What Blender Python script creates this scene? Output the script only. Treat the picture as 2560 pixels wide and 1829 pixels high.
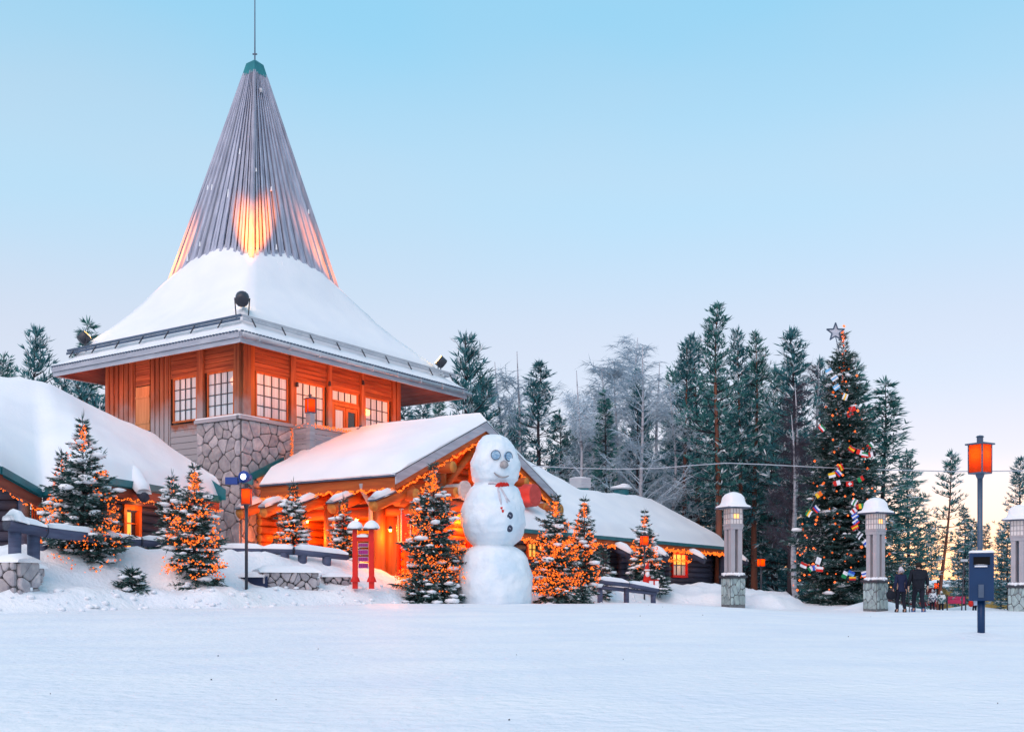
import bpy, bmesh, math, random
from mathutils import Vector as V, Matrix, noise as mn
rad = math.radians
S = bpy.context.scene
for _o in list(bpy.data.objects): bpy.data.objects.remove(_o)
C = S.collection
# ------------------------------------------------------------------ camera, world, sun, exposure
H, F, CX, HY = 0.72, 2700.0, 1280.0, 1480.0          # eye height (m), focal length / centre / horizon of the 2560 px picture
cd = bpy.data.cameras.new('camera'); cam = bpy.data.objects.new('camera', cd); C.objects.link(cam)
cam.location = (0, 0, H); cam.rotation_euler = (rad(90), 0, 0)
cd.sensor_width = 36; cd.lens = F/2560*36; cd.shift_y = (HY-914.5)/2560
cd.clip_start = 0.1; cd.clip_end = 3000
S.camera = cam
SUN_AZ, SUN_EL = rad(207), rad(46)      # a broad bright veil of cloud behind the camera does the lighting
GLOW_AZ = rad(24)                            # the sunset glow lies low behind the trees at the right
sun_dir = V((math.sin(SUN_AZ)*math.cos(SUN_EL), math.cos(SUN_AZ)*math.cos(SUN_EL), math.sin(SUN_EL)))
def lin(r, g, b, a=1):
    f = lambda c: (c/255/12.92) if c <= 10 else ((c/255+.055)/1.055)**2.4
    return (f(r), f(g), f(b), a)
W = bpy.data.worlds.new('World'); S.world = W; W.use_nodes = True
nt = W.node_tree; nt.nodes.clear(); N = nt.nodes.new; K = nt.links.new
sky = N('ShaderNodeTexSky'); sky.sky_type = 'NISHITA'; sky.sun_disc = False
sky.sun_elevation = SUN_EL; sky.sun_rotation = SUN_AZ; sky.air_density = 1; sky.dust_density = 0.3; sky.ozone_density = 2
b1 = N('ShaderNodeBackground'); b1.inputs[1].default_value = 0.05; K(sky.outputs[0], b1.inputs[0])
tc = N('ShaderNodeTexCoord'); sx = N('ShaderNodeSeparateXYZ'); K(tc.outputs['Generated'], sx.inputs[0])
ramp = N('ShaderNodeValToRGB'); K(sx.outputs[2], ramp.inputs[0])
cr = ramp.color_ramp; cr.interpolation = 'EASE'
stops = [(0.0, (.64, .44, .38)), (0.12, (.54, .42, .42)), (0.20, (.45, .44, .47)), (0.34, (.32, .485, .565)), (0.48, (.20, .45, .58)), (1.0, (.17, .40, .53))]
while len(cr.elements) < len(stops): cr.elements.new(0.5)
for e, (p, c) in zip(cr.elements, stops): e.position = p; e.color = (*c, 1)
dot = N('ShaderNodeVectorMath'); dot.operation = 'DOT_PRODUCT'; K(tc.outputs['Generated'], dot.inputs[0])
dot.inputs[1].default_value = (math.sin(GLOW_AZ), math.cos(GLOW_AZ), 0.0)
pw = N('ShaderNodeMapRange'); pw.interpolation_type = 'SMOOTHSTEP'; K(dot.outputs['Value'], pw.inputs[0])
pw.inputs[1].default_value = 0.86; pw.inputs[2].default_value = 1.0
lo = N('ShaderNodeMapRange'); lo.interpolation_type = 'SMOOTHSTEP'; K(sx.outputs[2], lo.inputs[0])
lo.inputs[1].default_value = 0.125; lo.inputs[2].default_value = -0.02
mu = N('ShaderNodeMath'); mu.operation = 'MULTIPLY'; K(pw.outputs[0], mu.inputs[0]); K(lo.outputs[0], mu.inputs[1])
gl = N('ShaderNodeMix'); gl.data_type = 'RGBA'; K(mu.outputs[0], gl.inputs[0]); K(ramp.outputs[0], gl.inputs[6]); gl.inputs[7].default_value = (2.6, 0.92, 0.15, 1)
nz = N('ShaderNodeTexNoise'); nz.inputs['Scale'].default_value = 1.6; nz.inputs['Detail'].default_value = 3
mpn = N('ShaderNodeMapping'); mpn.inputs['Scale'].default_value = (1, 1, 3.0); K(tc.outputs['Generated'], mpn.inputs[0]); K(mpn.outputs[0], nz.inputs[0])
nm = N('ShaderNodeMapRange'); K(nz.outputs[0], nm.inputs[0]); nm.inputs[1].default_value = .42; nm.inputs[2].default_value = .75; nm.inputs[3].default_value = 0; nm.inputs[4].default_value = .35
veil = N('ShaderNodeMix'); veil.data_type = 'RGBA'; K(nm.outputs[0], veil.inputs[0]); K(gl.outputs[2], veil.inputs[6]); veil.inputs[7].default_value = (.42, .44, .46, 1)
b2 = N('ShaderNodeBackground'); b2.inputs[1].default_value = 1.0; K(veil.outputs[2], b2.inputs[0])
ad = N('ShaderNodeAddShader'); K(b1.outputs[0], ad.inputs[0]); K(b2.outputs[0], ad.inputs[1])
wo = N('ShaderNodeOutputWorld'); K(ad.outputs[0], wo.inputs[0])
sd = bpy.data.lights.new('sun', 'SUN'); so = bpy.data.objects.new('sun', sd); C.objects.link(so)
sd.energy = 1.5; sd.angle = rad(50); sd.color = (1, .66, .58); so.rotation_euler = sun_dir.to_track_quat('Z', 'Y').to_euler(); so.location = (20, 40, 30)
S.view_settings.view_transform = 'Standard'; S.view_settings.look = 'None'
S.view_settings.exposure = 0.3; S.view_settings.gamma = 1; S.view_settings.use_curve_mapping = False
S.render.engine = 'CYCLES'
S.cycles.use_denoising = True; S.cycles.max_bounces = 6; S.cycles.diffuse_bounces = 3; S.cycles.glossy_bounces = 3
S.cycles.transparent_max_bounces = 4; S.cycles.sample_clamp_indirect = 6

# ------------------------------------------------------------------ helpers
def P(px, py, Y): return V(((px-CX)*Y/F, Y, H+(HY-py)*Y/F))       # the point at depth Y that the picture shows at (px, py)
def sm(t): t = max(0., min(1., t)); return t*t*(3-2*t)
def lerp(a, b, t): return a+(b-a)*t
UP = V((0, 0, 1))
class MB:
    def __init__(s): s.v = []; s.f = []; s.m = []
    def add(s, vs, fs, m=0):
        b = len(s.v); s.v += [tuple(q) for q in vs]; s.f += [tuple(i+b for i in f) for f in fs]; s.m += [m]*len(fs); return s
    def box(s, o, x, y, z, m=0):
        o, x, y, z = V(o), V(x), V(y), V(z)
        return s.add([o, o+x, o+x+y, o+y, o+z, o+x+z, o+x+y+z, o+y+z],
              [(0, 3, 2, 1), (4, 5, 6, 7), (0, 1, 5, 4), (1, 2, 6, 5), (2, 3, 7, 6), (3, 0, 4, 7)], m)
    def cbox(s, c, sx, sy, sz, m=0): return s.box((c[0]-sx/2, c[1]-sy/2, c[2]-sz/2), (sx, 0, 0), (0, sy, 0), (0, 0, sz), m)
    def tube(s, pts, rs, n=8, m=0, cap=True, capm=None):
        pts = [V(p) for p in pts]
        if not isinstance(rs, (list, tuple)): rs = [rs]*len(pts)
        t0 = (pts[1]-pts[0]).normalized(); a = t0.orthogonal().normalized(); vs = []
        for i, p in enumerate(pts):
            t = (pts[min(i+1, len(pts)-1)]-pts[max(i-1, 0)]).normalized()
            a = (a-t*a.dot(t)).normalized(); b = t.cross(a)
            vs += [p+(a*math.cos(k*2*math.pi/n)+b*math.sin(k*2*math.pi/n))*rs[i] for k in range(n)]
        fs = [(i*n+k, i*n+(k+1) % n, (i+1)*n+(k+1) % n, (i+1)*n+k) for i in range(len(pts)-1) for k in range(n)]
        s.add(vs, fs, m)
        if cap:
            b = len(s.v)-len(vs)
            s.f += [tuple(b+k for k in reversed(range(n))), tuple(b+(len(pts)-1)*n+k for k in range(n))]; s.m += [m if capm is None else capm]*2
        return s
    def lathe(s, c, prof, n=16, m=0, sy=1.0):
        c = V(c); vs = []
        for r, z in prof: vs += [c+V((r*math.cos(k*2*math.pi/n), sy*r*math.sin(k*2*math.pi/n), z)) for k in range(n)]
        fs = [(i*n+k, i*n+(k+1) % n, (i+1)*n+(k+1) % n, (i+1)*n+k) for i in range(len(prof)-1) for k in range(n)]
        fs += [tuple(reversed(range(n))), tuple((len(prof)-1)*n+k for k in range(n))]
        return s.add(vs, fs, m)
    def prism(s, poly, d, m=0):                                   # polygon (3-D) pushed along d
        n = len(poly); d = V(d); p = [V(q) for q in poly]
        return s.add(p+[q+d for q in p], [tuple(reversed(range(n))), tuple(n+k for k in range(n))]+[(k, (k+1) % n, n+(k+1) % n, n+k) for k in range(n)], m)
    def blob(s, c, rx, ry, rz, m=0, j=.18, rnd=random):           # a lump: 26-sided, uneven
        c = V(c); vs = [c+V((0, 0, rz))]; n = 7
        for zz, rr in ((.6, .78), (-.05, 1), (-.6, .7)):
            vs += [c+V((rx*rr*math.cos(k*2*math.pi/n)*(1+rnd.uniform(-j, j)), ry*rr*math.sin(k*2*math.pi/n)*(1+rnd.uniform(-j, j)), rz*(zz+rnd.uniform(-j, j)*.5))) for k in range(n)]
        vs.append(c-V((0, 0, rz*.8)))
        fs = [(0, 1+k, 1+(k+1) % n) for k in range(n)]
        for i in (0, 1): fs += [(1+i*n+k, 1+(i+1)*n+k, 1+(i+1)*n+(k+1) % n, 1+i*n+(k+1) % n) for k in range(n)]
        fs += [(1+2*n+(k+1) % n, 1+2*n+k, 1+3*n) for k in range(n)]
        return s.add(vs, fs, m)
    def octa(s, c, r, m=0):
        x, y, z = c
        return s.add([(x+r, y, z), (x-r, y, z), (x, y+r, z), (x, y-r, z), (x, y, z+r), (x, y, z-r)],
              [(0, 2, 4), (2, 1, 4), (1, 3, 4), (3, 0, 4), (2, 0, 5), (1, 2, 5), (3, 1, 5), (0, 3, 5)], m)
    def grid(s, rows, m=0, closed=False):
        nv = len(rows[0]); vs = [q for r in rows for q in r]; w = nv if closed else nv-1
        return s.add(vs, [(i*nv+k, i*nv+(k+1) % nv, (i+1)*nv+(k+1) % nv, (i+1)*nv+k) for i in range(len(rows)-1) for k in range(w)], m)
    def mesh(s, name, mats, smooth=False):
        me = bpy.data.meshes.new(name); me.from_pydata(s.v, [], s.f)
        for q in (mats if isinstance(mats, (list, tuple)) else [mats]): me.materials.append(q)
        me.polygons.foreach_set('material_index', s.m)
        if smooth: me.polygons.foreach_set('use_smooth', [True]*len(s.f))
        me.update(); return me
    def build(s, name, mats, parent=None, smooth=False):
        return put(name, s.mesh(name, mats, smooth), parent)
def put(name, me, parent=None):
    o = bpy.data.objects.new(name, me); C.objects.link(o)
    if parent is not None:
        o.parent = parent
        top = parent
        while top.parent: top = top.parent
        o.matrix_parent_inverse = Matrix.Translation(-top.location) if parent == top else Matrix.Identity(4)
    return o
def tag(o, label, cat, group=None, kind=None):
    if label: o['label'] = label
    if cat: o['category'] = cat
    if group: o['group'] = group
    if kind: o['kind'] = kind
    return o
def thing(name, label, cat, loc=(0, 0, 0), group=None):
    o = bpy.data.objects.new(name, None); C.objects.link(o); o.location = loc; o.empty_display_size = .3
    return tag(o, label, cat, group)
def kids(o): return list(o.children)
def dup(root, loc, rotz=0., label=None, scale=1.0):               # a copy of a thing with copies of its parts and sub-parts
    r = root.copy(); C.objects.link(r); r.location = loc; r.rotation_euler = (0, 0, rotz); r.scale = (scale,)*3 if not isinstance(scale, tuple) else scale
    if label: r['label'] = label
    for ch in kids(root):
        c = ch.copy(); C.objects.link(c); c.parent = r
        for g in kids(ch):
            d = g.copy(); C.objects.link(d); d.parent = c
    return r
def lamp(name, kind, loc, power, col, parent=None, r=.08, aim=None, cone=60, blend=.6):
    l = bpy.data.lights.new(name, kind); l.energy = power; l.color = col; l.shadow_soft_size = r
    o = bpy.data.objects.new(name, l); C.objects.link(o); o.location = loc
    if kind == 'SPOT':
        l.spot_size = rad(cone); l.spot_blend = blend
        o.rotation_euler = (V(loc)-V(aim)).to_track_quat('Z', 'Y').to_euler()
    if parent is not None:
        o.parent = parent; o.matrix_parent_inverse = Matrix.Translation(-parent.location)
    return o
# ------------------------------------------------------------------ materials
MATS = {}
def mat(name, col, col2=None, scale=(4, 4, 4), rough=.7, bump=0., bscale=None, detail=5, spec=.3, metal=0., var=.0, emit=None, estr=0., thr=(.35, .65), sss=0.):
    m = bpy.data.materials.new(name); m.use_nodes = True; t = m.node_tree; b = t.nodes['Principled BSDF']; L = t.links.new; A = t.nodes.new
    b.inputs['Roughness'].default_value = rough; b.inputs['Metallic'].default_value = metal; b.inputs['Specular IOR Level'].default_value = spec
    out = None
    c = A('ShaderNodeTexCoord')
    def nz(sc, d):
        mp = A('ShaderNodeMapping'); mp.inputs['Scale'].default_value = sc; L(c.outputs['Object'], mp.inputs[0])
        q = A('ShaderNodeTexNoise'); q.inputs['Scale'].default_value = 1; q.inputs['Detail'].default_value = d; L(mp.outputs[0], q.inputs[0]); return q
    if col2 is not None:
        q = nz(scale, detail); mr = A('ShaderNodeMapRange'); L(q.outputs[0], mr.inputs[0]); mr.inputs[1].default_value, mr.inputs[2].default_value = thr
        mx = A('ShaderNodeMix'); mx.data_type = 'RGBA'; L(mr.outputs[0], mx.inputs[0]); mx.inputs[6].default_value = (*col, 1); mx.inputs[7].default_value = (*col2, 1); out = mx.outputs[2]
    if var:
        oi = A('ShaderNodeObjectInfo'); mr = A('ShaderNodeMapRange'); L(oi.outputs['Random'], mr.inputs[0]); mr.inputs[3].default_value = 1-var; mr.inputs[4].default_value = 1+var
        hs = A('ShaderNodeHueSaturation'); L(mr.outputs[0], hs.inputs['Value'])
        if out is not None: L(out, hs.inputs['Color'])
        else: hs.inputs['Color'].default_value = (*col, 1)
        out = hs.outputs[0]
    if out is not None: L(out, b.inputs['Base Color'])
    else: b.inputs['Base Color'].default_value = (*col, 1)
    if bump:
        q = nz(bscale or tuple(k*3 for k in scale), 6); bp = A('ShaderNodeBump'); bp.inputs['Strength'].default_value = bump; bp.inputs['Distance'].default_value = .05
        L(q.outputs[0], bp.inputs['Height']); L(bp.outputs[0], b.inputs['Normal'])
    if emit is not None:
        b.inputs['Emission Color'].default_value = (*emit, 1); b.inputs['Emission Strength'].default_value = estr
    m['out'] = 1; MATS[name] = m; return m
def weathered(m, z0, z1, grey):                                    # wood bleached grey where rain and snow reach it
    t = m.node_tree; b = t.nodes['Principled BSDF']; src = b.inputs['Base Color'].links[0].from_socket; A = t.nodes.new; L = t.links.new
    g = A('ShaderNodeNewGeometry'); sx = A('ShaderNodeSeparateXYZ'); L(g.outputs['Position'], sx.inputs[0])
    q = A('ShaderNodeTexNoise'); q.inputs['Scale'].default_value = 1.3; q.inputs['Detail'].default_value = 4; L(g.outputs['Position'], q.inputs[0])
    ma = A('ShaderNodeMath'); ma.operation = 'MULTIPLY_ADD'; L(q.outputs[0], ma.inputs[0]); ma.inputs[1].default_value = 2.2; L(sx.outputs[2], ma.inputs[2])
    mr = A('ShaderNodeMapRange'); mr.interpolation_type = 'SMOOTHSTEP'; L(ma.outputs[0], mr.inputs[0]); mr.inputs[1].default_value = z0+1.1; mr.inputs[2].default_value = z1+1.1
    mx = A('ShaderNodeMix'); mx.data_type = 'RGBA'; L(mr.outputs[0], mx.inputs[0]); mx.inputs[6].default_value = (*grey, 1); L(src, mx.inputs[7]); L(mx.outputs[2], b.inputs['Base Color']); return m
snow = mat('snow', (.84, .86, .89), (.78, .81, .86), (.6, .6, .6), .65, .25, (9, 9, 9), spec=.25)
snow_rough = mat('snow_rough', (.84, .86, .89), (.76, .79, .85), (2.5, 2.5, 2.5), .65, .6, (5, 5, 5), spec=.2)
gsnow = mat('ground_snow', (.86, .87, .89), (.775, .81, .87), (.5, .8, .5), .62, 1.0, (7, 7, 7), detail=9, spec=.3)
snowman_m = mat('packed_snow', (.76, .83, .88), (.60, .73, .83), (1.3, 1.3, 1.6), .5, .9, (5, 5, 5), spec=.3)
stone = mat('stone', (.47, .43, .44), (.30, .28, .31), (4, 4, 4), .85, .6, (12, 12, 12), var=.22)
mortar = mat('mortar', (.13, .125, .13), (.09, .09, .1), (8, 8, 8), .95, .3)
GREY = (.33, .32, .34)
wood_v = weathered(mat('pine_board_upright', (.40, .13, .055), (.22, .055, .025), (9, 9, .5), .6, .25, (30, 30, 1.5), var=.22), 7.2, 8.7, GREY)
wood_h = weathered(mat('pine_board_level', (.42, .125, .05), (.25, .06, .028), (.6, .6, 11), .6, .25, (1.5, 1.5, 34), var=.16), 7.0, 7.5, GREY)
trim_o = weathered(mat('orange_trim', (.50, .14, .03), (.36, .08, .02), (8, 8, .6), .55, .15, var=.08), 6.6, 7.2, GREY)
hatch_m = mat('pale_pine', (.62, .30, .13), (.50, .21, .085), (10, 10, .6), .6, .15, var=.06)
grey_w = mat('grey_wood', (.40, .40, .44), (.27, .28, .32), (.7, .7, 12), .75, .25, (2, 2, 30), var=.15)
fascia_m = mat('fascia_board', (.46, .49, .56), (.34, .37, .44), (1.2, 1.2, 9), .65, .2, var=.08)
spire_m = mat('spire_board', (.42, .44, .54), (.29, .31, .40), (5, 5, .4), .6, .2, (20, 20, 1), var=.2)
core_m = mat('spire_core', (.05, .055, .075), rough=.9)
teal = mat('teal_sheet', (.012, .17, .20), (.01, .12, .15), (2, 2, 2), .4, spec=.5)
capteal = mat('spire_cap', (.015, .20, .22), (.01, .14, .17), (2, 2, 2), .4, spec=.5)
steel = mat('blue_steel', (.06, .10, .17), (.04, .07, .12), (3, 3, 3), .4, spec=.5)
darkmetal = mat('dark_metal', (.03, .035, .05), rough=.45, spec=.5)
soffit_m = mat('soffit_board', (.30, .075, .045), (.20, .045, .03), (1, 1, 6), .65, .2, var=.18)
log_o = mat('orange_log', (.50, .125, .022), (.36, .075, .014), (.8, .8, 9), .5, .15, (2, 2, 22), var=.15)
log_v = mat('orange_post', (.50, .135, .024), (.36, .08, .016), (9, 9, .5), .5, .15, (20, 20, 1), var=.1)
log_end = mat('log_end', (.62, .27, .06), (.50, .19, .04), (7, 7, 7), .6, .1)
log_b = mat('blue_black_log', (.048, .060, .105), (.028, .036, .066), (.8, .8, 9), .65, .25, (2, 2, 24), var=.25)
log_bend = mat('blue_log_end', (.06, .07, .10), (.03, .035, .06), (7, 7, 7), .7)
rail_m = mat('blue_grey_log', (.085, .105, .175), (.05, .062, .115), (1.2, 1.2, 8), .7, .25, var=.15)
red_m = mat('red_paint', (.70, .008, .003), (.58, .006, .002), (3, 3, 3), .45, spec=.4)
door_o = mat('orange_door', (.62, .11, .015), (.5, .08, .012), (10, 10, .5), .5, .1, var=.1)
gutter_m = mat('pale_gutter', (.50, .52, .56), (.40, .42, .47), (2, 2, 2), .35, metal=.3, spec=.5)
glass_c = mat('curtained_glass', (.66, .76, .82), (.50, .61, .68), (14, 14, .15), .08, spec=1.0, thr=(.4, .6))
glass_d = mat('dark_glass', (.02, .025, .03), rough=.1, spec=.7)
lit_win = mat('lit_window', (.5, .25, .06), (.3, .12, .03), (5, 5, 2), .4, emit=(1, .42, .07), estr=1.1)
muntin_m = mat('muntin_dark', (.05, .06, .08), rough=.5)
bulb_m = mat('bulb', (.5, .12, .02), rough=.4, emit=(1, .16, .012), estr=1.35)
bulb_big = mat('tree_bulb', (.6, .1, .03), rough=.4, emit=(1, .15, .03), estr=1.5)
amber = mat('amber_glass', (.55, .055, .002), (.45, .04, .002), (3, 3, 2), .25, emit=(1, .11, .0), estr=.22, spec=.5)
glow = mat('lamp_flame', (1, .7, .3), rough=.4, emit=(1, .55, .16), estr=9)
frost = mat('frosted_pane', (.70, .68, .70), (.62, .61, .64), (3, 3, 3), .4, emit=(1, .72, .55), estr=.10)
frost_lit = mat('frosted_pane_lit', (.8, .55, .3), rough=.4, emit=(1, .42, .08), estr=1.3)
pillar_m = mat('pillar_render', (.42, .40, .43), (.36, .35, .38), (2, 2, 2), .8, .15, (20, 20, 20))
green_st = mat('mossy_stone', (.36, .47, .46), (.24, .30, .32), (4, 4, 4), .85, .5, var=.2)
green_mo = mat('dark_joint', (.16, .18, .19), (.11, .12, .13), (6, 6, 6), .9, .3)
bark = mat('bark', (.05, .04, .05), (.03, .027, .035), (6, 6, 1.5), .9, .4)
bark_p = mat('pine_bark', (.24, .085, .05), (.13, .06, .05), (5, 5, 1.2), .9, .5)
bark_b = mat('birch_bark', (.46, .47, .52), (.12, .12, .15), (3, 3, 9), .8, .2, thr=(.5, .72))
need1 = mat('pine_needles', (.012, .10, .145), (.03, .155, .18), (.5, .5, .5), .7)
need2 = mat('pine_needles_light', (.045, .20, .25), (.09, .27, .31), (.5, .5, .5), .7)
fneed1 = mat('fir_needles', (.018, .058, .056), (.03, .085, .075), (2, 2, 2), .65)
fneed2 = mat('fir_needles_light', (.07, .14, .135), (.12, .20, .20), (2, 2, 2), .65)
twig_f = mat('frosted_twigs', (.62, .72, .80), (.46, .56, .65), (2, 2, 2), .8)
twig_d = mat('bare_twigs', (.10, .095, .125), (.065, .06, .085), (2, 2, 2), .8)
bulb_dim = mat('bulb_dim', (.4, .09, .02), rough=.4, emit=(1, .13, .01), estr=.55)
for q in ('bulb', 'bulb_dim', 'tree_bulb', 'frosted_pane', 'frosted_pane_lit', 'lamp_flame'):
    MATS[q].cycles.emission_sampling = 'NONE'
def let_through(m, col, fac):
    t = m.node_tree; b = t.nodes['Principled BSDF']; o = [n for n in t.nodes if n.type == 'OUTPUT_MATERIAL'][0]
    tr = t.nodes.new('ShaderNodeBsdfTranslucent'); tr.inputs[0].default_value = (*col, 1); mx = t.nodes.new('ShaderNodeMixShader'); mx.inputs[0].default_value = fac
    t.links.new(b.outputs[0], mx.inputs[1]); t.links.new(tr.outputs[0], mx.inputs[2]); t.links.new(mx.outputs[0], o.inputs[0])
let_through(amber, (.95, .36, .012), .75)
def plain(name, r, g, b, rough=.6): return MATS.get(name) or mat(name, lin(r, g, b)[:3], rough=rough)
WARM = (1, .40, .10)
# ------------------------------------------------------------------ ground
FOOT = [(-30, 24), (-12.6, 24.2), (-10.6, 25.6), (-9.2, 27.6), (-7.4, 28.2), (-6.6, 30.4), (-5.2, 31.6), (-3.4, 33), (-1.9, 35.0), (.6, 37), (3.3, 40), (6.3, 45), (9.6, 44.6), (11.2, 44), (12.6, 46), (13.2, 50), (13.6, 60), (13.8, 120)]
def foot_d(x, y):                                                   # signed distance behind the foot of the snow bank
    best, sg = 1e9, 1
    for (x0, y0), (x1, y1) in zip(FOOT, FOOT[1:]):
        dx, dy = x1-x0, y1-y0; t = max(0, min(1, ((x-x0)*dx+(y-y0)*dy)/(dx*dx+dy*dy)))
        qx, qy = x-x0-t*dx, y-y0-t*dy; d = qx*qx+qy*qy
        if d < best: best = d; sg = 1 if dx*(y-y0)-dy*(x-x0) > 0 else -1
    return sg*math.sqrt(best)
def ground(x, y, lumps=True):
    z = .34*sm((y-15)/15)*(1-sm((x-4)/8))+.22*sm((y-43)/6)*sm((x-7)/4)*(1-sm((x-17)/3))
    z += .5*math.exp(-(((x-14.15)/1.2)**2+((y-42)/1.0)**2))*.8
    z -= .9*sm((y-41)/20)*sm((x-14)/4)
    if y > 50: z += 1.2*sm((y-60)/50)*sm((x-9)/6)*(1-sm((x-30)/6))+3.2*math.exp(-(((x-22.5)/5)**2+((y-96)/12)**2))+.85*math.exp(-(((x-27.0)/2.2)**2+((y-66)/4)**2))+.7*math.exp(-(((x-33.5)/4)**2+((y-68)/5)**2))
    if y > 20 or x < -5:
        d = foot_d(x, y)
        if d > -1:
            A = 1.0*(1-sm((x+6.2)/3.2))+.15+.25*sm((x-3)/4)-.3*sm((x-9.5)/2)
            z += .46*sm((d+.1)/.9)+A*sm((d-.8)/2.6)
            if lumps:
                w = sm((d+.3)/.8)*(1-.7*sm((d-3)/4))
                z += w*(.16*mn.noise(V((x*1.1, y*1.1, 3)))+.11*mn.noise(V((x*2.9, y*2.9, 7)))+.06*mn.noise(V((x*6, y*6, 1))))
    z += .05*mn.noise(V((x*.16, y*.16, 5)))*sm(y/14)+(.014*mn.noise(V((x*.9, y*.6, 9)))+.009*mn.noise(V((x*2.6, y*1.6, 4)))+.007*mn.noise(V((x*6, y*4, 2))) if lumps else 0)
    px, py = P(2452, 1600, 16.6)[:2]
    z += .10*math.exp(-(((x-px)/.55)**2+((y-py-.1)/.5)**2))
    return z
def axis(segs):
    out = []
    for a, b, st in segs:
        n = max(1, round((b-a)/st)); out += [a+(b-a)*i/n for i in range(n)]
    return out+[segs[-1][1]]
xs = axis([(-2500, -300, 500), (-300, -60, 40), (-60, -20, 4), (-20, 22, .22), (22, 60, 3), (60, 300, 40), (300, 2500, 500)])
ys = axis([(-60, -4, 14), (-4, 3, 1.4), (3, 14, .12), (14, 24, .2), (24, 50, .2), (50, 62, .6), (62, 130, 4), (130, 400, 30), (400, 2600, 400)])
MB().grid([[(x, y, ground(x, y)) for x in xs] for y in ys]).build('snow_ground', gsnow, None, True)['kind'] = 'structure'
def gp(px, Y, dz=0.): x = (px-CX)*Y/F; return V((x, Y, ground(x, Y, False)+dz))
# clods of snow along the foot of the bank
rc = random.Random(5); b = MB()
for i in range(420):
    k = rc.randrange(1, 11); t = rc.random(); (x0, y0), (x1, y1) = FOOT[k], FOOT[k+1]
    x, y = lerp(x0, x1, t)+rc.uniform(-.4, .5), lerp(y0, y1, t)+rc.uniform(-.35, 1.2); r = .015+.075*rc.random()**3
    b.blob((x, y, ground(x, y)+r*.2), r*1.2, r, r*.8, 0, .3, rc)
tag(b.build('snow_clods', snow_rough, None, True), 'loose clods of snow along the foot of the snow bank', 'snow', None, 'stuff')
q = MB()
for i in range(24):
    Y = rc.uniform(6, 34); x = rc.uniform(-.45, .47)*Y; r_ = rc.uniform(.004, .012)
    if foot_d(x, Y) < -.3: q.octa((x, Y, ground(x, Y)+r_*.3), r_)
tag(q.build('snow_grit', mat('grit', (.05, .045, .05), rough=.9)), 'scattered specks of grit and needles on the trodden snow', 'grit', None, 'stuff')
# ------------------------------------------------------------------ tower house
uR = V((.555, .8318, 0)); uL = V((-.8318, .555, 0)); C0 = V((-10.285, 41, 0))
def T(a, b, z): return C0+uR*a+uL*b+V((0, 0, z+H))                  # a along the right face, b along the left face, z above the eye line
def sR(px): r = (px-CX)/F; return (-10.285-41*r)/(.8318*r-.555)
def sL(px): r = (px-CX)/F; return (-10.285-41*r)/(.8318+.555*r)
def zR(px, py): return (HY-py)/F*(41+.8318*sR(px))
def zL(px, py): return (HY-py)/F*(41+.555*sL(px))
class Face:
    def __init__(s, right): s.r = right
    def at(s, k, o, z): return T(k, -o, z) if s.r else T(-o, k, z)
    def box(s, m, s0, s1, z0, z1, o0, o1, k=0):
        e, n = (uR, -uL) if s.r else (uL, -uR)
        return m.box(s.at(s0, o0, z0), e*(s1-s0), n*(o1-o0), V((0, 0, z1-z0)), k)
RF, LF = Face(True), Face(False)
WA, WB = 9.3, 8.28
tw = thing('tower_house', 'tall timber and stone tower house with a pointed grey plank spire and snowy hipped roof', 'building', T(4.6, 4.1, -H))
MB().box(T(.12, .12, -.9), uR*(WA-.24), uL*(WB-.24), UP*10.5).build('wall_core', mortar, tw)
# stones of the corner pier (cells of an irregular mosaic, each stone a piece)
def cells(w, h, n, seed):
    r = random.Random(seed); pts = []
    for i in range(n*8):
        best = max(((r.uniform(0, w), r.uniform(0, h)) for _ in range(3)), key=lambda q: min([((q[0]-p[0])*1.15)**2+(q[1]-p[1])**2 for p in pts] or [9]))
        pts.append(best)
        if len(pts) >= n: break
    out = []
    for i, p in enumerate(pts):
        poly = [(0, 0), (w, 0), (w, h), (0, h)]
        for j, q in enumerate(pts):
            if i == j or abs(q[0]-p[0])+abs(q[1]-p[1]) > 2.6: continue
            mx, my, nx, ny = (p[0]+q[0])/2, (p[1]+q[1])/2, q[0]-p[0], q[1]-p[1]; new = []
            for k in range(len(poly)):
                a, c = poly[k], poly[(k+1) % len(poly)]
                da, dc = (a[0]-mx)*nx+(a[1]-my)*ny, (c[0]-mx)*nx+(c[1]-my)*ny
                if da <= 0: new.append(a)
                if da*dc < 0: t = da/(da-dc); new.append((a[0]+(c[0]-a[0])*t, a[1]+(c[1]-a[1])*t))
            poly = new
            if len(poly) < 3: break
        if len(poly) >= 3: out.append(poly)
    return out
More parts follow.
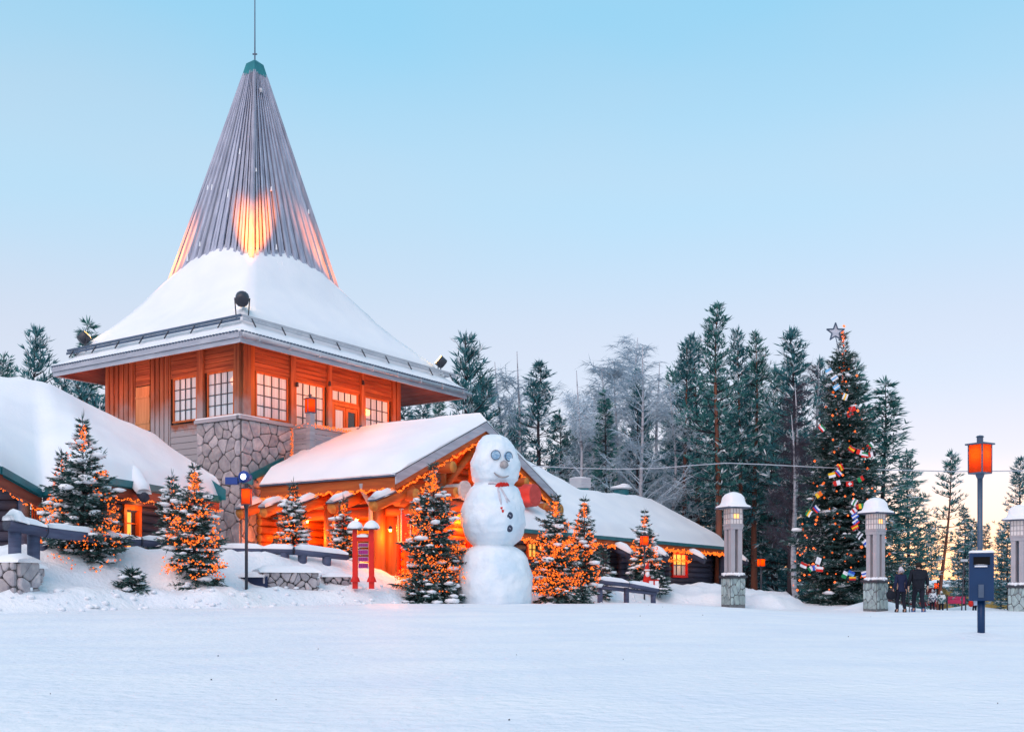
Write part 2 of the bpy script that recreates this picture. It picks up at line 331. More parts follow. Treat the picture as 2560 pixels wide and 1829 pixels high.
def stone_piece(poly, at, gap, depth, r, parent, m=stone):          # at(u, v, out) -> point
    cx = sum(p[0] for p in poly)/len(poly); cy = sum(p[1] for p in poly)/len(poly); P2 = []
    n = len(poly)
    for k in range(n):                                               # cut corners so that no stone has razor-sharp points
        a, c = poly[k], poly[(k+1) % n]; L = math.hypot(c[0]-a[0], c[1]-a[1])
        if L < .05: P2.append(((a[0]+c[0])/2, (a[1]+c[1])/2)); continue
        f = min(.3, .045/L+.03); P2 += [(lerp(a[0], c[0], f), lerp(a[1], c[1], f)), (lerp(a[0], c[0], 1-f), lerp(a[1], c[1], 1-f))]
    R0 = sum(math.hypot(p[0]-cx, p[1]-cy) for p in P2)/len(P2)
    if R0 < .05: return
    f1 = 1-gap/R0; f2 = f1-.035/R0; d = depth*r.uniform(.6, 1.2); j = [r.uniform(.96, 1.0) for _ in P2]; n = len(P2)
    ring = lambda f, o: [at(cx+(p[0]-cx)*f*q, cy+(p[1]-cy)*f*q, o) for p, q in zip(P2, j)]
    vs = ring(f1, -.05)+ring(f1, d*.7)+ring(f2, d)+[at(cx, cy, d+r.uniform(-.01, .03))]
    fs = [(i*n+k, i*n+(k+1) % n, (i+1)*n+(k+1) % n, (i+1)*n+k) for i in (0, 1) for k in range(n)]+[(2*n+k, 2*n+(k+1) % n, 3*n) for k in range(n)]
    MB().add(vs, fs).build('stone', m, parent)
rs = random.Random(11)
pier = MB(); ZS0, ZS1 = -.6, 6.55
LF.box(pier, -.14, 2.3, ZS0, ZS1, .02, .13); RF.box(pier, -.128, 2.5, ZS0, ZS1, .02, .13)
pier = pier.build('stone_pier', mortar, tw)
for face, w in ((LF, 2.42), (RF, 2.6)):
    for poly in cells(w, ZS1-ZS0, 88, 21+int(w*10)):
        stone_piece(poly, lambda u, v, o, face=face: face.at(u-.12, .13+o, ZS0+v), .016, .06, rs, pier)
# sill ledges with a line of snow
b = MB(); LF.box(b, -.17, 2.36, 6.55, 6.68, .02, .27); b.build('sill_ledge', grey_w, tw)
b = MB(); RF.box(b, -.27, 2.47, 6.55, 6.68, .02, .27); b.build('sill_ledge', grey_w, tw)
b = MB(); LF.box(b, -.17, 2.3, 6.683, 6.74, .06, .26); RF.box(b, -.26, 1.2, 6.684, 6.72, .06, .25); b.build('ledge_snow', snow, tw)
ZT, ZB, ZTOP = 8.43, 6.76, 9.75
def plank_h(face, s0, s1, z0, z1, n, m, o=.05):
    h = (z1-z0)/n
    for k in range(n):
        q = MB(); face.box(q, s0, s1, z0+k*h, z0+(k+1)*h-.018, .0, o+rs.uniform(0, .012)); q.build('plank', m, tw)
def board_v(face, s0, s1, z0, z1, n, m):
    w = (s1-s0)/n
    for k in range(n):
        q = MB(); up = k % 2; ov = .03 if up else -.02
        face.box(q, s0+k*w-ov, s0+(k+1)*w+ov-(.012 if not up else 0), z0, z1, .0, .045+(.045 if up else rs.uniform(0, .008))); q.build('board', m, tw)
def post(face, s0, s1, z0, z1, o=.13, m=None):
    q = MB(); face.box(q, s0, s1, z0, z1, .0, o); q.build('post', m or wood_v, tw)
def window(face, s0, s1, z0, z1, cols, rows, fr=.07, fm=None, fl=0., fr_=0.):
    q = MB(); d0, d1 = .03, .105
    face.box(q, s0-fr, s1+fr, z1, z1+fr, d0, d1); face.box(q, s0-fr, s1+fr, z0-fr, z0, d0, d1+.03)
    face.box(q, s0-fr, s0, z0, z1, d0, d1-.003); face.box(q, s1, s1+fr, z0, z1, d0, d1-.003)
    w = q.build('window', fm or trim_o, tw)
    cw, ch = (s1-s0)/cols, (z1-z0)/rows; q = MB()
    for k in range(1, cols): face.box(q, s0+k*cw-.016, s0+k*cw+.016, z0, z1, .03, .085)
    for k in range(1, rows): face.box(q, s0, s1, z0+k*ch-.016, z0+k*ch+.016, .03, .082)
    q.build('muntin', muntin_m, w)
    for i in range(cols):
        for k in range(rows):
            q = MB(); face.box(q, s0+i*cw, s0+(i+1)*cw, z0+k*ch, z0+(k+1)*ch, .02, .05); q.build('pane', glass_c, w)
    return w
# left face
post(LF, -.02, .16, ZB-.02, ZTOP); post(LF, .17, .30, ZB-.02, ZTOP, .10)
window(LF, .34, sL(525.6), ZB+.03, ZT, 4, 4)
s1 = sL(514); s2 = sL(499); post(LF, s1, s2, 5.0, ZTOP, .15)
window(LF, s2+.10, sL(440), ZB+.03, ZT, 4, 4)
s3 = sL(430)
plank_h(LF, .30, s1, ZT+.08, ZTOP, 7, wood_h); plank_h(LF, s2, s3, ZT+.08, ZTOP, 7, wood_h)
plank_h(LF, s2, s3, 2.4, ZB-.08, 17, wood_h)
s4, s5 = sL(378), sL(341)
board_v(LF, s3+.02, s4, 2.4, ZTOP, 9, wood_v); board_v(LF, s5, WB-.02, 2.4, ZTOP, 13, wood_v)
zh = zL(359, 967); plank_h(LF, s4+.02, s5-.02, zh+.04, ZTOP, 6, wood_h)
q = MB(); LF.box(q, s4+.03, s5-.03, zL(359, 1078), zh, .0, .06); ht = q.build('hatch', hatch_m, tw)
q = MB(); [LF.box(q, s4+.03, s5-.03, zL(359, y), zL(359, y)+.10, .061, .085) for y in (996, 1060)]; q.build('hatch_brace', hatch_m, ht)
q = MB(); LF.box(q, s4-.02, s5+.02, zL(359, 1094), zL(359, 1079), .0, .14); q.build('flashing', steel, tw)
# right face
post(RF, 0.0, .15, ZB-.02, ZTOP); post(RF, .17, sR(623), ZB-.02, ZTOP, .10); post(RF, sR(624.5), sR(634), ZB-.02, ZTOP, .07, trim_o)
window(RF, sR(638), sR(713), ZB+.03, ZT, 4, 4)
bays = [(722, 734), (815, 824.5), (898, 907), (976, 984), (987, 996)]
for a, c in bays: post(RF, sR(a), sR(c), 4.4, ZTOP, .14)
edges = [(634, 722), (734, 815), (824.5, 898), (907, 976)]
for a, c in edges: plank_h(RF, sR(a)+.01, sR(c)-.01, ZT+.08, ZTOP, 7, wood_h)
window(RF, sR(737), sR(804), 5.2, ZT, 4, 7); window(RF, sR(910), sR(966), 5.2, ZT, 4, 7)
zt = zR(835, 1000)
window(RF, sR(827), sR(889), zt, ZT, 4, 1)
d0, d1 = sR(827), sR(893)
q = MB(); [RF.box(q, x0, x1, z0, z1, .02, .12) for x0, x1, z0, z1 in ((d0-.06, d0+.06, 4.6, zt-.22), (d1-.08, d1, 4.6, zt-.22), (d0-.06, d1, zt-.218, zt-.08))]; q.build('door_frame', trim_o, tw)
dm = (d0+d1)/2
for x0, x1, g in ((d0+.07, dm-.02, glass_c), (dm+.02, d1-.09, glass_d)):
    q = MB(); w = .12; zt2 = zt-.24
    RF.box(q, x0, x0+w, 4.6, zt2, .02, .09); RF.box(q, x1-w, x1, 4.6, zt2, .02, .09); RF.box(q, x0+w, x1-w, zt2-.15, zt2, .02, .088); RF.box(q, x0+w, x1-w, 4.6, 5.0, .02, .088)
    d = q.build('door', log_v, tw); q = MB(); RF.box(q, x0+w, x1-w, 5.0, zt2-.15, .03, .05); q.build('pane', g, d)
for a in (734, 815, 899): # small lamps on the posts, lit
    q = MB(); c = RF.at(sR(a), .2, zR(a, 962)+(a-734)*.0005); q.tube([c-UP*.09, c+UP*.09], [.07, .05], 8); q.build('wall_spot', darkmetal, tw)
plank_h(RF, sR(722), WA, 3.4, 5.1, 4, wood_h)
# eaves: soffit boards, fascia, gutter
EA0, EA1, EB0, EB1, ZE = -1.85, 11.8, -2.0, 9.17, 9.27
def ering(d, z): return [T(EA0+d, EB0+d, z), T(EA1-d, EB0+d, z), T(EA1-d, EB1-d, z), T(EA0+d, EB1-d, z)]
dep = [1.95, 2.6, .85, 1.8]
for k in range(4):                                                  # boards from the fascia in to the wall, climbing with the roof
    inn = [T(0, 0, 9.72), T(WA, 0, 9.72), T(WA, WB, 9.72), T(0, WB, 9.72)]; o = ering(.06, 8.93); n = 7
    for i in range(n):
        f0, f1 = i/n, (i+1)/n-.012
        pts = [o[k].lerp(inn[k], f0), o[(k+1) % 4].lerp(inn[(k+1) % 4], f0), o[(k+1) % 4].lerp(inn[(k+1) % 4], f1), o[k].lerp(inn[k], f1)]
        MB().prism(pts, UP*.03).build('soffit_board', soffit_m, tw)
for k in range(4):
    a, c = ering(0, 0)[k], ering(0, 0)[(k+1) % 4]; e = (c-a).normalized(); n = V((e.y, -e.x, 0))
    ang = .05
    MB().box(a+UP*(9.065), c-a, n*.05, UP*.2).build('fascia', fascia_m, tw)
    MB().box(a-n*.06+UP*8.89, c-a, n*.05, UP*.17).build('fascia', fascia_m, tw)
    q = MB(); L = (c-a).length; m = int(L/.17)
    for i in range(m): q.box(a+e*(i*L/m)+n*.02+UP*9.268, e*(L/m*.55), n*.07, UP*.045)
    q.build('roof_sheet_edge', steel, tw)
    if k == 0:
        q = MB(); q.tube([a+n*.12+UP*9.16, c+n*.12+e*.15+UP*9.10], .085, 10); gt = q.build('gutter', gutter_m, tw, True)
        for i in range(9): MB().box(a+e*(.7+i*1.55)+n*.04+UP*9.02, e*.05, n*.18, UP*.19).build('bracket', gutter_m, gt)
SC = (4.63, 4.235); SH = 2.6; ZSP = 13.05
def zb(t): return ZE+2.3*t+1.48*t*t
def roof_pt(k, u, t, off=0.):                                        # k: side, u along it, t from eave to spire
    o, i = ering(0, 0), [T(SC[0]+x*SH, SC[1]+y*SH, 0) for x, y in ((-1, -1), (1, -1), (1, 1), (-1, 1))]
    return o[k].lerp(o[(k+1) % 4], u).lerp(i[k].lerp(i[(k+1) % 4], u), t)+UP*(zb(t)+off)
MB().grid([[roof_pt(k, u/4, t/8, .0) for k in range(4) for u in range(4)] for t in range(9)], 0, True).build('roof', steel, tw)
rows = []
for ti in range(-1, 21):
    t = ti/18; row = []
    for k in range(4):
        for ui in range(16):
            u = ui/16; p = roof_pt(k, u, max(0, t)); th = (.06+.02*mn.noise(p*2)) if t < .2 else .10+.28*sm((t-.2)/.08)+.06*mn.noise(p*1.1)
            hip = min(u, 1-u)*4
            if t > .2: th += .05*(1-sm(hip/.5))*mn.noise(p*4)
            if t > .7: th += sm((t-.7)/.3)*(.03+.44*max(0, math.sin(math.pi*u))**.8)*(1+.4*mn.noise(p*1.5))*(.8 if k == 0 else 1.0)
            if ti == -1: th = .012
            row.append(p+UP*th)
    rows.append(row)
MB().grid(rows, 0, True).build('roof_snow', snow, tw, True)
q = MB(); rr = random.Random(3)                                      # hoar frost and snow spikes where the snow meets the spire
for k in range(4):
    for i in range(150):
        u = rr.random(); p = roof_pt(k, u, 1.0); h = .03+.40*max(0, math.sin(math.pi*u))**.8; c = p+UP*(h*rr.uniform(.75, 1.1)); w = rr.uniform(.03, .07)
        e = (roof_pt(k, 1, 1)-roof_pt(k, 0, 1)).normalized(); n = V((e.y, -e.x, 0))
        q.add([c-e*w+n*.06, c+e*w+n*.06, c+UP*rr.uniform(.12, .4)+e*rr.uniform(-.05, .05), c+n*.16-UP*.1], [(0, 1, 2), (0, 2, 3), (1, 3, 2)])
tag(q.build('frost_fringe', snow, tw), None, None, None, 'stuff')
# snow guard rail around the roof
for k in range(4):
    g0, g1 = ering(.62, zb(.17)+.30)[k], ering(.62, zb(.17)+.30)[(k+1) % 4]; e = (g1-g0).normalized()
    if k == 0: g1 = g1+e*.5
    if k == 3: g0 = g0-e*.5
    q = MB(); n = V((e.y, -e.x, 0)); q.box(g0, g1-g0, n*.06, UP*.09); q.box(g0+n*.06-UP*.13, g1-g0, n*.03, UP*.09)
    sg = q.build('snow_guard', steel if k == 3 else gutter_m, tw)
    L = (g1-g0).length
    for i in range(int(L/1.5)+1):
        c = g0+e*min(L-.1, .45+i*1.5); MB().tube([c+n*.05, c+n*.25-UP*.32], .028, 6).build('stay', darkmetal, sg)
# spire
TH = .31; ZCAP = 22.6
def sp(x, y, f, o=0.): h = lerp(SH, TH, f)+o; return T(SC[0]+x*h, SC[1]+y*h, lerp(ZSP, ZCAP, f))
q = MB(); q.grid([[sp(x, y, f, -.09) for x, y in ((-1, -1), (1, -1), (1, 1), (-1, 1))] for f in (-.1, 1)], 0, True); spire = q.build('spire', core_m, tw)
cor = [(-1, -1), (1, -1), (1, 1), (-1, 1)]; rb = random.Random(8)
for k in range(4):
    (x0, y0), (x1, y1) = cor[k], cor[(k+1) % 4]; nb = 22
    for i in range(nb):
        u0, u1 = i/nb+.004, (i+1)/nb-.010; o = .055*(i % 2)+rb.uniform(-.012, .02); f1 = 1+rb.uniform(-.012, .004); f0 = -.1
        lo_ = lambda u, f, oo: sp(lerp(x0, x1, u), lerp(y0, y1, u), f, oo)
        vs = [lo_(u, f, oo) for oo in (o-.09, o) for f in (f0, f1) for u in (u0, u1)]
        MB().add(vs, [(0, 1, 3, 2), (4, 6, 7, 5), (0, 4, 5, 1), (2, 3, 7, 6), (0, 2, 6, 4), (1, 5, 7, 3)]).build('spire_board', spire_m, spire)
for x, y in cor: MB().tube([sp(x, y, -.08, .0), sp(x, y, 1, .0)], [.11, .07], 6).build('hip_board', spire_m, spire)
q = MB(); g = lambda h, z: [T(SC[0]+x*h, SC[1]+y*h, z) for x, y in cor]
q.grid([g(.39, 22.50), g(.26, 23.06), g(.02, 23.26)], 0, True); q.add(g(.39, 22.50), [(3, 2, 1, 0)]); q.build('spire_cap', capteal, spire)
q = MB(); c = T(SC[0], SC[1], 0); q.tube([c+UP*23.15, c+UP*26.0, c+UP*28.5], [.035, .025, .012], 6); q.cbox(c+UP*23.5, .2, .05, .05); q.build('antenna', steel, spire)
for u, f in ((.3, .92),): MB().blob(sp(-.4, -1, .9, .1), .1, .1, .14, 0, .2, rb).build('lightning_clamp', gutter_m, spire)
q = MB()
for i in range(12):
    k = rb.choice((0, 3)); (x0, y0), (x1, y1) = cor[k], cor[(k+1) % 4]; u, f = rb.random(), rb.uniform(.05, .6)
    c = sp(lerp(x0, x1, u), lerp(y0, y1, u), f, .06); q.tube([c-UP*rb.uniform(.05, .2), c+UP*rb.uniform(.05, .25)], [.05, .02], 5)
tag(q.build('snow_flecks', snow, spire), None, None, None, 'stuff')
# floodlights at the roof corners, aimed up at the spire
FL = [('black round floodlight glowing on the near corner of the tower roof', T(EA0+1.0, EB0+1.0, 0), -1, -1), ('black floodlight on the left corner of the tower roof', T(EA0+.9, EB1-.9, 0), -1, 1),
      ('black floodlight on the right corner of the tower roof', T(EA1-.9, EB0+.9, 0), 1, -1)]
for lab, p, x, y in FL:
    z0 = H+zb(.27)+.3; c = V((p.x, p.y, z0+.52 if (x, y) == (-1, -1) else z0+.30)); t = thing('floodlight', lab, 'floodlight', (c.x, c.y, z0), 'floodlights on the tower roof')
    aim = sp(x, y, .165); d = (aim-c).normalized()
    q = MB(); q.tube([c-d*.30, c-d*.26, c-d*.02, c+d*.08], [.17, .24, .25, .25], 14); q.build('housing', darkmetal, t, True)
    MB().tube([c+d*.079, c+d*.095], .22, 14).build('lens', glow, t)
    sx_ = d.cross(UP).normalized(); q = MB(); [q.tube([V((c.x, c.y, z0-.4))+sx_*k*.2, c+sx_*k*.27], .025, 5) for k in (-1, 1)]; q.build('bracket', darkmetal, t)
    lamp('floodlight_lamp', 'SPOT', c+d*.13, 34000 if (x, y) == (-1, -1) else 20000, (1, .19, .0), t, .10, aim, 15.5, .9)
# balcony on the right face
q = MB(); bd = 1.12; s0, s1 = 2.52, 5.6
bal = MB(); RF.box(bal, s0, s1, 4.9, 5.02, .14, bd); bal = bal.build('balcony', grey_w, tw)
for k in range(7):
    z = 5.02+k*.21
    q = MB(); q.box(T(s0, -.14, z), -uL*(bd-.24), uR*.04, UP*.195); q.build('balcony_plank', grey_w, bal)
    q = MB(); q.box(T(s0+.2, -bd+.05, z), uR*(s1-s0-.2), uL*.04, UP*.195); q.build('balcony_plank', grey_w, bal)
MB().box(T(s0-.05, -bd-.08, 4.7), uR*.25, uL*.25, UP*2.35).build('balcony_post', grey_w, bal)
MB().box(T(s0-.03, -.3, 4.7), uR*.15, uL*.15, UP*1.9).build('balcony_post', grey_w, bal)
q = MB(); q.box(T(s0-.04, -.14, 6.5), -uL*(bd-.30), uR*.14, UP*.13); q.box(T(s0+.2, -bd+.02, 6.5), uR*(s1-s0-.2), uL*.14, UP*.13); q.build('balcony_rail', grey_w, bal)
def bulbs(mb, pts, n, jit, r, rnd, m=0):                            # n bulbs along a polyline
    L = [0]
    for a, c in zip(pts, pts[1:]): L.append(L[-1]+(V(c)-V(a)).length)
    for i in range(n):
        d = L[-1]*(i+rnd.random())/n; k = max(j for j in range(len(L)-1) if L[j] <= d+1e-9)
        p = V(pts[k]).lerp(V(pts[k+1]), (d-L[k])/max(1e-6, L[k+1]-L[k])); mb.octa(p+V([rnd.uniform(-jit, jit) for _ in range(3)]), r*rnd.uniform(.7, 1.2), m)
rl = random.Random(17)
def garland(name, lab, runs, group=None, r=.023, parent=None):      # strings of small warm bulbs
    q = MB()
    for pts, n, j in runs: bulbs(q, pts, n, j, r, rl)
    o = q.build(name, bulb_m, parent)
    if parent is None: tag(o, lab, 'string lights', group)
    return o
garland('string_lights', 'string of warm lights wound along the balcony rail of the tower', [([T(s0, -.2, 6.58), T(s0, -bd-.06, 6.58), T(s1, -bd-.06, 6.58)], 230, .07), ([T(s0-.1, -.25, 6.5), T(s0-.1, -.22, 5.3)], 50, .05), ([T(s1-.8, -bd-.1, 6.5), T(s1+.3, -bd-.2, 6.2)], 40, .1)])
def lantern_head(t, c, w, h, lit=18., n=8):                         # amber glass box under a flat cap with a small chimney
    c = V(c); q = MB()
    q.cbox(c+UP*(h+.015*w/.3), w*1.32, w*1.32, .03*w/.3); q.cbox(c-UP*.012, w*1.04, w*1.04, .025)
    for x in (-1, 1):
        for y in (-1, 1): q.cbox(c+V((x*w*.5, y*w*.5, h*.5)), w*.07, w*.07, h)
    q.tube([c+UP*(h+.03), c+UP*(h+.03+w*.42)], w*.2, 10); q.lathe(c+UP*(h+.03+w*.42), [(w*.27, 0), (w*.2, w*.09), (w*.03, w*.13)], 10)
    hd = q.build('lantern_frame', darkmetal if w < .30 else steel, t)
    for k in range(4):
        a = k*math.pi/2; d = V((math.cos(a), math.sin(a), 0)); e = V((-d.y, d.x, 0))
        MB().box(c+d*(w*.47)-e*(w*.47), e*w*.94, d*.012, UP*h).build('lantern_pane', amber, t)
        MB().octa(c+UP*h*.45, w*.1).build('lantern_bulb', glow, t)
    lamp('lantern_light', 'POINT', c+UP*h*.68, 3.0*(w/.3)**2, (1, .5, .2), t, w*.10)
def lantern_post(name, lab, base, top, w, h, pr, turn=20, lit=18.):
    b_ = V(base); t = thing(name, lab, 'lantern', (0, 0, 0), None)
    MB().tube([V((0, 0, -.3)), V((0, 0, top-b_.z-h))], pr, 10).build('pole', darkmetal if w < .30 else steel, t, True)
    MB().lathe((0, 0, top-b_.z-h-.12), [(pr*1.1, 0), (pr*1.6, .06), (w*.3, .11)], 10).build('collar', darkmetal if w < .30 else steel, t)
    lantern_head(t, (0, 0, top-b_.z-h), w, h, lit); t.location = b_; t.rotation_euler = (0, 0, rad(turn)); return t
c = T(s0+.07, -bd+.04, 7.05); lantern_post('balcony_lantern', 'amber lantern on the corner post of the tower balcony', c, c.z+.55, .32, .52, .05, 30, 10)
c = T(5.4, -1.2, 6.25); lantern_post('balcony_lantern', 'amber lantern half hidden by snow in front of the balcony door', c, c.z+.5, .30, .45, .05, 30, 6)
c = T(8.9, -.9, 6.2); lantern_post('balcony_lantern', 'amber lantern at the right end of the tower, just above the porch snow', c, c.z+.85, .34, .5, .05, 30, 10)
# warm light that washes the upper walls, from small lamps under the eaves
for a, pw_ in ((1.2, 62), (3.6, 78), (6.0, 78), (8.4, 62)): lamp('eave_lamp', 'POINT', RF.at(a, 1.15, 8.1), pw_, (1, .20, .02), tw, .15)
for a, pw_ in ((1.3, 22), (3.2, 24), (5.4, 28), (7.4, 28)): lamp('eave_lamp', 'POINT', LF.at(a, 1.0, 8.3), pw_, (1, .24, .07), tw, .2)
# ------------------------------------------------------------------ snow slabs lying on roofs
def resample(pl, n):
    pl = [V(p) for p in pl]; L = [0]
    for a, c in zip(pl, pl[1:]): L.append(L[-1]+(c-a).length)
    out = []
    for i in range(n+1):
        d = L[-1]*i/n; k = 0
        while k < len(L)-2 and L[k+1] < d: k += 1
        out.append(pl[k].lerp(pl[k+1], (d-L[k])/max(1e-9, L[k+1]-L[k])))
    return out
def slab(eave, ridge, nu, nv, th, name, parent, m=snow, nz=.08, ends=(1, 1), over=.10, edge=.16, ridge_round=1.0):
    A, B = resample(eave, nu), resample(ridge, nu); rows = []
    for j in range(nv+1):
        t = j/nv; row = []
        for i in range(nu+1):
            d = (B[i]-A[i]); p = A[i]+d*t-d.normalized()*over*(1-t)**3; L = d.length*t
            h = th*(edge+(1-edge)*sm(min(1, L/.7)))*(1-(1-ridge_round)*sm((t-.8)/.2))
            e = min(1, (i/nu*(A[-1]-A[0]).length)/.35) if ends[0] else 1; e2 = min(1, ((nu-i)/nu*(A[-1]-A[0]).length)/.35) if ends[1] else 1
            h *= .25+.75*math.sqrt(max(0, min(e, e2)))
            row.append(p+UP*(h+nz*mn.noise(p*.7)*min(1, L)+nz*.4*mn.noise(p*2.3)))
        rows.append(row)
    bot = [[A[i]+(B[i]-A[i])*t-(B[i]-A[i]).normalized()*over*.6*(1-t)**3-UP*.01 for i in range(nu+1)] for t in (0, 1)]
    q = MB(); q.grid(rows)
    q.grid([bot[0], rows[0]]); q.grid([rows[-1], bot[1]])
    q.grid([[r[0] for r in rows], [bot[0][0].lerp(bot[1][0], j/nv) for j in range(nv+1)]]); q.grid([[bot[0][-1].lerp(bot[1][-1], j/nv) for j in range(nv+1)], [r[-1] for r in rows]])
    return q.build(name, m, parent, True)
def log(parent, a, c, r, m=log_o, me=None, n=12, name='log'):
    d = (V(c)-V(a)); k = max(1, int(d.length/3)); q = MB()
    q.tube([V(a)+d*(i/k) for i in range(k+1)], [r*rs.uniform(.94, 1.05) for _ in range(k+1)], n, 0, True, 1)
    return q.build(name, [m, me or log_end], parent, True)
def log_wall(parent, a, c, z0, z1, r, m, me, holes=(), n=10):       # stacked round logs from a to c; holes = (f0, f1, z0, z1) openings
    a, c = V(a), V(c); d = c-a; L = d.length; k = int((z1-z0)/(2*r*.93)); 
    for i in range(k):
        z = z0+r+i*2*r*.93; cuts = sorted([(f0, f1) for f0, f1, h0, h1 in holes if h0 < z < h1]); s = 0.
        for f0, f1 in cuts+[(1., 1.)]:
            if f0-s > .01: log(parent, a+d*s+UP*z, a+d*f0+UP*z, r*rs.uniform(.95, 1.04), m, me, n)
            s = f1
def snow_cap(parent, a, c, w, h, name='snow_cap'):                  # rounded ridge of snow lying along a log
    a, c = V(a), V(c); d = c-a; n = max(3, int(d.length/.25)); e = d.normalized(); s = e.cross(UP).normalized(); rows = []
    for i in range(n+1):
        p = a+d*(i/n); f = .35+.65*sm(min(i, n-i)/1.2); hh = h*f*(1+.35*mn.noise(p*1.7)); ww = w*(1+.15*mn.noise(p*2.1+V((4, 0, 0))))
        rows.append([p+s*(ww*math.cos(t*math.pi/6))+UP*(hh*math.sin(t*math.pi/6)**.8 if 0 < t < 6 else -.03) for t in range(7)])
    q = MB(); q.grid(rows); nv = 7; q.f += [tuple(range(nv)), tuple(n*nv+k for k in reversed(range(nv)))]; q.m += [0, 0]
    return q.build(name, snow, parent, True)
# ------------------------------------------------------------------ entrance porch with the gable
RID, PA0, PA1, PB = 5.38, .12, 10.62, -7.5; ZEV, ZPK = 3.86, 6.28; SLP = (ZPK-ZEV)/(RID-PA0)
po = thing('entrance_porch', 'open gabled log porch glowing orange under a thick blanket of snow', 'porch', T(5, -4, -H+.9))
for a0, a1 in ((PA0, RID), (RID, PA1)):
    sg = 1 if a0 == PA0 else -1; e = PA0 if sg == 1 else PA1
    poly = [T(e, PB, ZEV), T(RID, PB, ZPK), T(RID, -.16, ZPK), T(e, -.16 if sg == -1 else -.9, ZEV)]
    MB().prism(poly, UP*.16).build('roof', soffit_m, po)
    for k in range(14):                                              # roof boards seen from below
        f0, f1 = k/14, (k+1)/14-.008; lo_ = lambda f, b_: T(lerp(e, RID, f), b_, lerp(ZEV, ZPK, f)-.032)
        MB().prism([lo_(f0, PB+.02), lo_(f1, PB+.02), lo_(f1, -.2), lo_(f0, -.95 if sg == 1 else -.2)], UP*.03).build('roof_board', log_o, po)
    slab([T(e-sg*.05, PB-.1, ZEV+.165), T(e-sg*.05, -.2 if sg == -1 else -1.0, ZEV+.165)], [T(RID+sg*.02, PB-.1, ZPK+.16), T(RID+sg*.02, -.2, ZPK+.16)], 26, 16, .46, 'roof_snow', po, ends=(1, 0))
    # barge boards of the gable
    q = MB(); A, B = T(e-sg*.1, PB-.06, ZEV-.12-.05), T(RID, PB-.06, ZPK-.12); q.prism([A, B, B+UP*.34, A+UP*.34], -uL*.05); q.build('barge_board', fascia_m, po)
    q = MB(); A, B = T(e, PB+.05, ZEV-.36), T(RID, PB+.05, ZPK-.36); q.prism([A, B, B+UP*.27, A+UP*.27], -uL*.05); q.build('barge_board', trim_o if 0 else log_o, po)
    q = MB(); A, B = T(e-sg*.1, PB-.115, ZEV+.17), T(RID, PB-.115, ZPK+.22); q.prism([A, B, B+UP*.03, A+UP*.03], uL*.12); q.build('barge_cap', darkmetal, po)
# left eave: dark gutter edge, wide orange fascia, strings of lights
MB().box(T(PA0-.12, PB-.1, ZEV+.10), uL*(6.6), uR*.08, UP*.10).build('gutter', steel, po)
MB().box(T(PA0-.02, PB, ZEV-.32), uL*6.55, uR*.05, UP*.40).build('fascia', log_o, po)
def wave(a, c, n, amp): a, c = V(a), V(c); return [a.lerp(c, i/n)-UP*(amp*(i % 2)+amp*.5*rl.random()) for i in range(n+1)]
garland('string_lights', 'wavy strings of warm lights along the left eave of the porch', [(wave(T(PA0-.1, PB, ZEV-.28), T(PA0-.1, -1, ZEV-.28), 26, .10), 420, .035)])
garland('string_lights', 'strings of warm lights along both sloping edges of the porch gable', [(wave(T(PA0, PB-.05, ZEV-.36), T(RID, PB-.05, ZPK-.36), 26, .09), 330, .04), (wave(T(PA1, PB-.05, ZEV-.36), T(RID, PB-.05, ZPK-.36), 26, .09), 330, .04)])
# posts, plates and beams
def ppost(a, b_, zt=3.5, r=.21, zb_=-.1): log(po, T(a, b_, zb_), T(a, b_, zt), r, log_v, log_end, 12, 'post')
for b_ in (-1.2, -3.6): ppost(1.0, b_, ZEV-.1)
ppost(.85, -6.15, 3.6, .22); ppost(1.45, -6.15, 3.45, .25); ppost(2.3, -6.3, 3.4, .16); ppost(3.05, -6.6, 3.4, .16); ppost(8.7, -7.1, 3.45, .24); ppost(9.3, -7.1, 3.5, .24)
log(po, T(1.0, -7.7, 3.40), T(1.0, -.5, 3.40), .22); log(po, T(1.25, -7.3, 2.9), T(1.25, -.5, 2.9), .19)
log(po, T(9.2, -7.9, 3.45), T(9.2, -.5, 3.45), .22)
for a, z, r, b0 in ((3.05, 3.62, .20, -7.9), (3.0, 4.55, .21, -7.8), (7.9, 4.4, .2, -7.8)): log(po, T(a, b0, z), T(a, -.5, z), r)
log(po, T(.7, -7.05, 3.22), T(10.2, -7.05, 3.22), .22); log(po, T(1.3, -7.0, 3.75), T(9.6, -7.0, 3.75), .2)
log(po, T(9.3, -8.55, 3.36), T(9.3, -7, 3.36), .24); log(po, T(9.2, -8.5, 2.82), T(9.2, -7, 2.82), .23)
log(po, T(3.35, -7.0, 3.7), T(3.35, -7.0, 5.1), .17, log_v); log(po, T(RID, -7.0, 3.8), T(RID, -7.0, ZPK-.25), .2, log_v); log(po, T(RID, -7.8, 5.75), T(RID, -.5, 5.75), .22)
log(po, T(3.6, -6.95, 3.9), T(RID, -6.95, 5.5), .15); log(po, T(7.1, -6.95, 3.9), T(RID, -6.95, 5.5), .15)
white_log = mat('frosted_log', (.62, .58, .56), (.5, .46, .45), (3, 3, 8), .7); red_lit_log = mat('red_lit_log', (.62, .07, .06), (.5, .05, .04), (3, 3, 6), .45, spec=.4)  # the red light falling on the right-hand log is put into its colour
log(po, T(3.5, -8.0, 3.72), T(3.5, -5.6, 3.72), .26, white_log, white_log, 18); MB().tube([T(3.5, -8.02, 3.72), T(3.5, -7.9, 3.72)], .36, 22).build('log_end', white_log, po)
